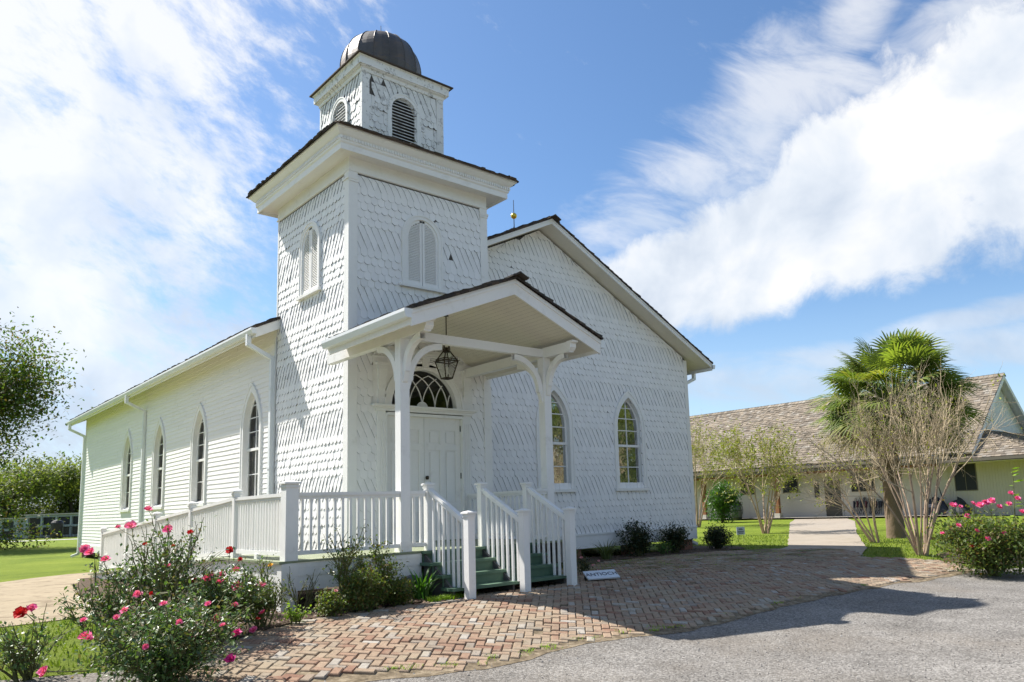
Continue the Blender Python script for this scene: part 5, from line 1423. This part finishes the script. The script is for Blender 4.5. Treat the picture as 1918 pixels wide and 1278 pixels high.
bush('shrub', 'dark evergreen shrub below the right lancet window, tallest of the three', 'shrub', 8.45, .42, 1.0, .50, 16, 'leaf_dark', 2600, .07, [], 30, group=DG, per=3, sp=.06, fill=700)
bush('shrub', 'dark evergreen shrub with a stray shoot, middle of the three', 'shrub', 10.05, .45, .85, .48, 14, 'leaf_dark', 2000, .07, [], 31, group=DG, per=3, sp=.06, fill=500)
bush('shrub', 'dark round shrub at the right corner of the church', 'shrub', 12.0, .45, .70, .48, 16, 'leaf_dark', 2400, .07, [], 32, group=DG, per=3, sp=.06, fill=900)
bush('shrub', 'pale little shrub between the dark evergreens', 'shrub', 9.35, .25, .42, .28, 8, 'leaf_fern', 500, .05, [], 33, group=DG, per=2, sp=.05)
bush('flower_clump', 'pale pink flower clump behind the white plaque', 'flowers', 3.6, -2.55, .38, .25, 8, 'leaf_dark', 260, .05, [(3.35, -2.8, .36, .08, 'petal_pale'), (3.5, -2.95, .22, .07, 'petal_pale'), (3.7, -2.9, .28, .06, 'petal_pale'), (3.58, -3.0, .12, .06, 'petal_pale')], 34, per=1, sp=.05)
bush('citrus_tree', 'round glossy green small tree on the lawn before the wagon wheels', 'tree', 34.5, 16.6, 2.75, 1.35, 12, 'leaf_citrus', 5200, .15, [], 35, per=3, sp=.16, fill=2200, stemm='bark', bare=.28)

def blades(mb, x, y, z, n, h, w, spread, arch=.5):
    for _ in range(n):
        a = R.uniform(0, 6.283); r0 = R.uniform(0, spread * .3); b = Vector((x + r0 * math.cos(a), y + r0 * math.sin(a), z)); o = Vector((math.cos(a), math.sin(a), 0)); sd = Vector((-o.y, o.x, 0)) * w
        hh = h * R.uniform(.6, 1.1); ar = arch * R.uniform(.4, 1.3); pts = []
        for i in range(5):
            t = i / 4; pts.append(b + o * (ar * hh * t * t) + Vector((0, 0, hh * (t - .45 * ar * t * t))))
        vs = []
        for i, p in enumerate(pts): k = (1 - (i / 4) ** 2) + .02; vs += [p - sd * k, p + sd * k]
        mb.add(vs, [(2 * i, 2 * i + 1, 2 * i + 3, 2 * i + 2) for i in range(4)])
def clump(name, lab, cat, x, y, n, h, w, m, seed, spread=.3, arch=.6, group=None):
    R.seed(seed); mb = MB(); blades(mb, x, y, gz(x, y) + .03, n, h, w, spread, arch); mb.build(name, m, label=lab, cat=cat, group=group)
clump('strappy_plant', 'strappy green plant with broad arching leaves left of the green steps', 'plant', -.45, -3.25, 60, .62, .022, 'leaf_fern', 40, .5, .7)
clump('strappy_plant', 'grassy strappy clump by the church wall left of the tallest dark shrub', 'plant', 7.1, .25, 70, .62, .016, 'grassy', 41, .5, .8)
clump('strappy_plant', 'broad leaved strappy clump by the wall right of the steps', 'plant', 5.6, .0, 50, .5, .018, 'leaf_fern', 42, .5, .9)
clump('strappy_plant', 'short strappy clump just behind the pale flower clump', 'plant', 4.5, -.9, 40, .40, .015, 'grassy', 43, .5, 1.0)
bush('fern', 'feathery lime green seedling standing alone in the mulch', 'plant', -2.72, -4.0, .30, .08, 4, 'leaf_lime', 150, .06, [], 44, per=2, sp=.02)
# leaf litter, creeping grass
R.seed(50); mb = MB()
for _ in range(5200):
    x, y = R.uniform(-4.4, 2.4), R.uniform(-4.7, -2.6)
    if not inpoly(x, y, BED): continue
    leaf(mb, Vector((x, y, gz(x, y) + .042 + R.uniform(0, .02))), Vector((R.gauss(0, 1), R.gauss(0, 1), R.uniform(-.05, .35))), R.uniform(.03, .06), R.uniform(.015, .03))
for _ in range(900):
    x, y = R.uniform(-3.8, 9), R.uniform(-7.0, .3)
    if not inpoly(x, y, BRICK) or (y < -4.6 and R.random() < .85): continue
    leaf(mb, Vector((x, y, gz(x, y) + .07)), Vector((R.gauss(0, 1), R.gauss(0, 1), R.uniform(-.02, .2))), R.uniform(.03, .05), R.uniform(.012, .025))
for _ in range(1500):
    x, y = R.uniform(3, 13), R.uniform(-2.5, 1.1)
    if inpoly(x, y, BED2): leaf(mb, Vector((x, y, gz(x, y) + .05)), Vector((R.gauss(0, 1), R.gauss(0, 1), R.uniform(0, .3))), R.uniform(.04, .07), R.uniform(.02, .03))
mb.build('leaf_litter', 'litter', label='brown fallen leaves scattered over the beds and bricks', cat='leaves', kind='stuff')
mb = MB()
def tuft(x, y, n, h, s_): 
    for _ in range(n):
        a = R.uniform(0, 6.28); r_ = s_ * R.random() ** .5; blades(mb, x + r_ * math.cos(a), y + r_ * math.sin(a), gz(x, y) + .03, 1, h, .004, .02, .8)
for i in range(70): 
    t = R.random(); tuft(-.5 + t * .75 + R.uniform(-.1, .1), -3.62 + .1 * t + R.uniform(-.09, .09), 16, .10, .08)
EDGE = [(-3.34, -6.26), (-1.88, -6.72), (-.3, -6.6), (1.27, -6.95), (3.6, -6.75), (7.04, -6.69)]
for i in range(26):
    k = R.randrange(5); t = R.random(); a, b = EDGE[k], EDGE[k + 1]; tuft(a[0] + (b[0] - a[0]) * t + R.uniform(-.1, .1), a[1] + (b[1] - a[1]) * t + R.uniform(-.08, .12), R.randrange(8, 40), R.uniform(.02, .05), R.uniform(.05, .16))
for i in range(260):
    x, y = R.uniform(3.0, 12), R.uniform(-3.6, .1)
    if inpoly(x, y, BRICK): tuft(x, y, 8, .03, .12)
mb.build('grass_tufts', 'leaf_lime', label='short grass creeping along the edges of the bricks', cat='grass', kind='stuff')
# lawn blades where the lawn is nearest
mb = MB(); R.seed(51)
LAWNS = [([(-5.3, -.5), (-12, 3), (-12, -2.5), (-5.9, -4.6), (-5.0, -4.9), (-4.5, -3.6), (-4.4, -1.5), (-4.2, -.3)], 9000), 
         ([(12.9, -3.0), (12.54, -1.28), (11.2, -.1), (13.4, .9), (14, 6), (20, 6), (20, 1.9)], 5000), ([(10.95, -4.45), (12.1, -5.8), (15, -5.5), (20, -3), (20, .0)], 5000)]
for poly, n in LAWNS:
    xs = [p[0] for p in poly]; ys = [p[1] for p in poly]; c = 0
    while c < n:
        x, y = R.uniform(min(xs), max(xs)), R.uniform(min(ys), max(ys)); c += 1
        if inpoly(x, y, poly) and not inpoly(x, y, PATH) and not inpoly(x, y, BRICK):
            a = R.uniform(0, 6.28); o = Vector((math.cos(a), math.sin(a), 0)) * .012; h = R.uniform(.03, .075); p = Vector((x, y, gz(x, y)))
            mb.add([p - o, p + o, p + Vector((R.uniform(-.03, .03), R.uniform(-.03, .03), h))], [(0, 1, 2)])
mb.build('lawn_grass', 'grassblade', label='short mown grass blades of the lawns', cat='grass', kind='stuff')
# grey slab against the deck
mb = MB(); R.seed(60); mb.prism([(-.62, -2.90, 0), (-.34, -2.92, 0), (-.33, -2.90, .30), (-.42, -2.89, .38), (-.60, -2.89, .33)], (.02, -.09, 0))
mb.build('stone_slab', 'stone_gray', label='grey stone slab leaning on the white deck skirt', cat='stone')

# ---- trees
def myrtle(lab, x, y, h, rad, nst, seed, leafn, lean=(0, 0), lvl=3, kids=3, L=.09):
    R.seed(seed); z = gz(x, y); root = thing('crape_myrtle', lab, 'tree', (x, y, z), 'crape myrtles on the lawn by the walkway'); ms, mt, ml = MB(), MB(), MB(); tips = []
    P = dict(wob=.11, up=.02, kids=kids, spread=.46, top=lvl - 1, tiplvl=1, shrink=.86)
    for i in range(nst):
        a = 2 * math.pi * (i + R.uniform(-.3, .3)) / nst; t = R.uniform(.35, 1.0)
        d = Vector((math.cos(a) * rad * t * .25 + lean[0], math.sin(a) * rad * t * .25 + lean[1], h * .5)); b = Vector((x + .10 * math.cos(a), y + .10 * math.sin(a), z - .05))
        dd = d.normalized(); q = b; pts = [q]; Ls = d.length
        for k in range(7):
            dd = (dd + rv(.055) + Vector((math.cos(a), math.sin(a), 0)) * .022).normalized(); q = q + dd * Ls / 7; pts.append(q)
        r0 = R.uniform(.026, .045) * h / 4.5; ms.tube(pts, [r0 * (1 - .07 * k) for k in range(8)], 7, cap=False)
        for k in range(3 if lvl > 2 else 2):
            j = R.choice((4, 5, 6, 7)); grow(mt, pts[j], dd + rv(.3), h * .22, r0 * .42, lvl, P, tips)
        grow(mt, pts[-1], dd, h * .24, r0 * .5, lvl, P, tips)
    R.shuffle(tips)
    for p, d in tips[:leafn]: leaves(ml, p, 2, .07, L)
    ms.build('trunk', 'myrtle_bark', root); mt.build('twigs', 'twig', root); ml.build('foliage', 'leaf_myrtle', root)
myrtle('nearest bare crape myrtle with many pale stems in front of the palm', 12.9, -5.1, 4.6, 2.9, 12, 71, 260)
myrtle('bare crape myrtle close behind the palm trunk left of the nearest one', 16.2, -2.35, 3.5, 2.0, 7, 72, 260, lean=(-.3, .4))
myrtle('yellow-green leaved crape myrtle left of the walkway', 21.4, 4.9, 4.6, 3.2, 8, 73, 1900, L=.12)
myrtle('crape myrtle half hidden behind the right corner of the church', 27.8, 13.4, 6.0, 4.2, 7, 74, 1500, L=.13)

def palm():
    x, y = 18.6, -1.9; z = gz(x, y); R.seed(80); root = thing('palm_tree', 'green fan palm with a full round crown beside the walkway', 'tree', (x, y, z)); H = 4.5
    mb = MB(); n = 16; N = 40; vs = []
    for j in range(N + 1):
        t = j / N; r0 = .27 - .04 * t + (.05 * (1 - t) ** 6) + (.05 if t > .45 else 0)
        for k in range(n): a = 6.283 * k / n; rr = r0 + R.uniform(-.012, .012); vs.append((x - .1 * t + rr * math.cos(a), y + rr * math.sin(a), z + H * t - .05))
    mb.add(vs, [(j * n + k, j * n + (k + 1) % n, (j + 1) * n + (k + 1) % n, (j + 1) * n + k) for j in range(N) for k in range(n)])
    mb.build('trunk', 'palm_bark', root, smooth=True); mb = MB()
    for j in range(15):       # boots crossing on the upper trunk
        t = .42 + .58 * j / 15
        for k in range(7):
            a = 6.283 * (k + .5 * (j % 2)) / 7; c = Vector((x - .1 * t + .27 * math.cos(a), y + .27 * math.sin(a), z + H * t)); o = Vector((math.cos(a), math.sin(a), 0)); s_ = Vector((-o.y, o.x, 0))
            mb.add([c - s_ * .09, c + s_ * .09, c + s_ * .05 + o * .12 + Vector((0, 0, .26)), c - s_ * .05 + o * .12 + Vector((0, 0, .26)), c + o * .05], [(0, 4, 3), (4, 1, 2), (4, 2, 3)])
    mb.build('leaf_boots', 'palm_bark', root)
    C0 = Vector((x + .25, y - .25, z + H - .15)); mg, mo, mp = MB(), MB(), MB()
    for i in range(135):
        ph = R.uniform(0, 6.283); ez = 1 - 1.45 * (i + .5) / 135; ez = max(-.55, min(.98, ez + R.uniform(-.06, .06))); old = ez < -.28
        d = Vector((math.cos(ph) * math.sqrt(1 - ez * ez), math.sin(ph) * math.sqrt(1 - ez * ez), ez)); pl_ = R.uniform(1.1, 1.75); a0 = C0 + Vector((0, 0, ez * .25)) + d * .15
        a1 = a0 + d * pl_ * .55 + Vector((0, 0, .05)); a2 = a0 + d * pl_ + Vector((0, 0, -.05)); mp.tube([a0, a1, a2], [.022, .016, .012], 4, cap=False)
        ax = (a2 - a1).normalized(); sd = ax.cross(Vector((0, 0, 1))); sd = (sd.normalized() if sd.length > .1 else Vector((1, 0, 0))) ; nn = sd.cross(ax); roll = R.uniform(-.7, .7); sd = (sd * math.cos(roll) + nn * math.sin(roll)).normalized(); nn = sd.cross(ax)
        M = mo if old else mg; rr = R.random(); nl = 30
        for k in range(nl):
            th = -2.0 + 4.0 * (k + .5) / nl; ld = ax * math.cos(th) + sd * math.sin(th); LL = R.uniform(.95, 1.2) * (1.05 - .12 * abs(th)); w = .034; pd = ld.cross(nn).normalized() * w
            m1 = a2 + ld * LL * .5 + nn * .05 * (1 if k % 2 else -1) * .3; m2 = a2 + ld * LL * .8 - Vector((0, 0, .10 * LL)); m3 = a2 + ld * LL - Vector((0, 0, (.22 + .15 * old) * LL))
            M.add([a2, m1 - pd, m1 + pd, m2 - pd * .6, m2 + pd * .6, m3], [(0, 1, 2), (1, 3, 4, 2), (3, 5, 4)], (rr + R.uniform(-.1, .1)) % 1)
    mp.build('leaf_stalks', 'leaf_palm', root); mg.build('fronds', 'leaf_palm', root); mo.build('old_fronds', 'leaf_palm_old', root)
palm()

def tree(name, lab, x, y, h, rad, trunkr, seed, leafm, nleaf, L, per=3, z0=.28, lvl=4, group=None, sp=.25, barkm='bark_dark', low=False):
    R.seed(seed); z = gz(x, y) if y < 40 else 0; root = thing(name, lab, 'tree', (x, y, z), group); ms, ml = MB(), MB(); tips = []
    P = dict(wob=.12, up=.04, kids=3, spread=.5, top=lvl - 1, tiplvl=1, shrink=.9)
    q = Vector((x, y, z - .1)); dd = Vector((0, 0, 1)); pts = [q]
    for k in range(7): dd = (dd + rv(.05)).normalized(); q = q + dd * h * .5 / 7; pts.append(q)
    ms.tube(pts, [trunkr * (1.2 - .1 * k) for k in range(8)], 8, cap=False)
    for k in range(9):
        j = R.choice((3, 4, 5, 6, 7)) if k > 2 else 7; a = R.uniform(0, 6.283); up = R.uniform(.3, 1.0)
        if low and k > 4: j = 1; up = R.uniform(-.05, .3)
        grow(ms, pts[j], Vector((math.cos(a), math.sin(a), up)), rad * R.uniform(.38, .55), trunkr * .45, lvl - 1, P, tips)
    R.shuffle(tips); n = 0
    while n < nleaf:
        for p, d in tips:
            if n >= nleaf: break
            if p.z < z + h * z0 * .6: continue
            leaves(ml, p, per, sp, L); n += per
    ms.build('trunk', barkm, root); ml.build('crown', leafm, root); return root
tree('shade_tree', 'airy broadleaf tree with small leaves at the left edge', -4.8, 42.6, 10.6, 7.4, .26, 90, 'leaf_tree', 60000, .24, sp=.8, lvl=5, z0=.0, per=4, low=True)
copy_thing([o for o in COL.objects if o.name == 'shade_tree'][0], (-12.2, 3.2, 0), 2.0, 'broadleaf tree by the lawn left of the view', .66)
far = tree('woodland_tree', 'dense olive tree behind the fence, directly over the long vault', 16.5, 118, 11, 6.5, .3, 91, 'leaf_far', 9500, .55, sp=1.0, lvl=4, group='trees beyond the vaults', z0=.0, low=True)
TL = [(8.5, 112, .9, 1, 'olive tree beyond the vaults, just left of the tallest one'), (0, 104, .75, 2.2, 'low tree beyond the small vault at the left edge'), (22.5, 125, 1.0, 3, 'tree crown beyond the vaults touching the church downspout'),
      (4, 122, .95, 4, 'darker tree standing back between two nearer crowns'), (-7, 110, .85, 5, 'leftmost tree of the far tree line'), (12, 128, 1.05, .5, 'tallest crown in the far tree line')]
for i, (x, y, s_, rz, lb) in enumerate(TL): copy_thing(far, (x, y, 0), rz, lb, s_)
# trees added across the lot behind the viewer to darken facade and window reflections
SGR = 'added unseen trees across the gravel lot'
names_ = ['first', 'second', 'third', 'fourth', 'fifth', 'sixth', 'seventh', 'eighth', 'ninth', 'tenth', 'eleventh']
for i in range(11):
    x = -34 + i * 11.5; copy_thing(far, (x, -76 - 7 * (i % 3) + .14 * abs(x - 15), -.4), i * 1.3, '%s added broad tree from the west in the unseen row across the gravel lot' % names_[i], (1.9 if x > 30 else 1.1) + .1 * (i % 4), SGR)

# ---- burial vaults, fence, gate post on the far left
def vault(lab, p0, p1, h, nb, seed):
    p0, p1 = Vector(p0), Vector(p1); u = (p1 - p0).normalized(); n_ = Vector((-u.y, u.x, 0)); L = (p1 - p0).length; root = thing('burial_vault', lab, 'vault', p0, 'burial vaults beyond the lawn')
    mb = MB(); dp = 1.6
    c = (p0 + p1) / 2 + n_ * dp * .5; mb.obox(c + Vector((0, 0, h * .5)) + n_ * .25, u * (L / 2 - .02), n_ * (dp / 2 - .25), Vector((0, 0, h / 2)))
    for k in range(nb + 1): q = p0 + u * (L * k / nb); mb.obox(q + Vector((0, 0, h / 2)) + n_ * .12, u * (.16 if k in (0, nb) else .09), n_ * .14, Vector((0, 0, h / 2)))
    for zz in (.16, h * .5, h - .13): mb.obox((p0 + p1) / 2 + n_ * .13 + Vector((0, 0, zz)), u * L / 2, n_ * .12, Vector((0, 0, .12)))
    mb.build('vault_wall', 'vault', root)
    mb = MB(); mb.obox(c + Vector((0, 0, h + .06)), u * (L / 2 + .2), n_ * (dp / 2 + .25), Vector((0, 0, .06))); mb.build('roof_slab', 'concrete', root)
    for k in range(nb):
        for r_ in range(2):
            mb = MB(); q = p0 + u * (L * (k + .5) / nb) + n_ * .235 + Vector((0, 0, h * (.28 + .47 * r_))); mb.obox(q, u * (L / nb / 2 - .12), n_ * .01, Vector((0, 0, h * .16))); mb.build('niche', 'dark_niche', root)
vault('long low grey burial vault with dark niches beyond the iron fence', (7.14, 89.2, -.05), (11.9, 84.8, -.05), 2.5, 4, 1)
vault('shorter grey burial vault cut by the left edge of view', (2.2, 87.2, -.1), (5.5, 84.2, -.1), 2.2, 3, 2)
fn = thing('iron_fence', 'black iron picket fence in front of the long burial vault', 'fence', (6.7, 80.1, 0))
a, b = Vector((6.7, 80.1, 0)), Vector((11.6, 75.5, 0)); mb = MB(); n = 46
for i in range(n): p = a.lerp(b, i / n); mb.box(p.x - .02, p.x + .02, p.y - .02, p.y + .02, 0, 1.25)
mb.build('pickets', 'black_iron', fn); mb = MB(); 
for zz in (.15, 1.1): mb.bar(a + Vector((0, 0, zz)), b + Vector((0, 0, zz)), .04, .05)
mb.build('rails', 'black_iron', fn)
mb = MB(); p = Vector((6.45, 80.3, 0)); mb.box(p.x - .28, p.x + .28, p.y - .28, p.y + .28, 0, 2.0); mb.box(p.x - .34, p.x + .34, p.y - .34, p.y + .34, 2.0, 2.1); mb.build('gate_post', 'black_iron', label='tall square black gate post at the left end of the iron fence', cat='post')
bn = thing('litter_bin', 'black domed litter bin in front of the iron fence', 'bin', (8.2, 78.2, 0))
mb = MB(); mb.lathe((8.2, 78.2, 0), [(.5, 0), (.55, .2), (.55, 1.4)], 16); mb.build('bin_body', 'black_iron', bn); mb = MB(); mb.lathe((8.2, 78.2, 1.4), [(.58, 0), (.56, .15), (.4, .35), (.05, .45)], 16); mb.build('bin_lid', 'black_iron', bn)

mb = MB(); ml = MB(); R.seed(95); sx, sy = 11.35, -7.75; z0_ = gz(sx, sy); root = thing('tall_shoot', 'tall single shoot with big bright green leaves above the right rose bush', 'plant', (sx, sy, z0_))
pts = [Vector((sx + .05 * math.sin(i), sy - .01 * i, z0_ + .24 * i)) for i in range(10)]; mb.tube(pts, [.02 - .0015 * i for i in range(10)], 5); mb.build('stems', 'stem', root)
for i in range(4, 10):
    for k in range(5): a = R.uniform(0, 6.28); leaf(ml, pts[i] + rv(.03), Vector((math.cos(a), math.sin(a), .25)), R.uniform(.14, .24), .09)
ml.build('foliage', 'leaf_lime', root)

mb = MB(); R.seed(97)
for _ in range(5200):
    x, y = R.uniform(-4.5, 9), R.uniform(-12, -6.3)
    if inpoly(x, y, BRICK) and R.random() < .8: continue
    r_ = R.uniform(.005, .013) * (1.6 if R.random() < .06 else 1); c = Vector((x, y, gz(x, y) + (.04 if inpoly(x, y, BRICK) else .014)))
    v_ = [c + Vector((r_ * R.uniform(.7, 1.3), 0, 0)), c + Vector((0, r_ * R.uniform(.7, 1.3), 0)), c - Vector((r_ * R.uniform(.7, 1.3), 0, 0)), c - Vector((0, r_ * R.uniform(.7, 1.3), 0)), c + Vector((0, 0, r_ * .9)), c - Vector((0, 0, r_))]
    mb.add(v_, [(0, 1, 4), (1, 2, 4), (2, 3, 4), (3, 0, 4)])
mb.build('loose_stones', 'pebble', label='loose small stones scattered over the grey gravel lot', cat='stones', kind='stuff')
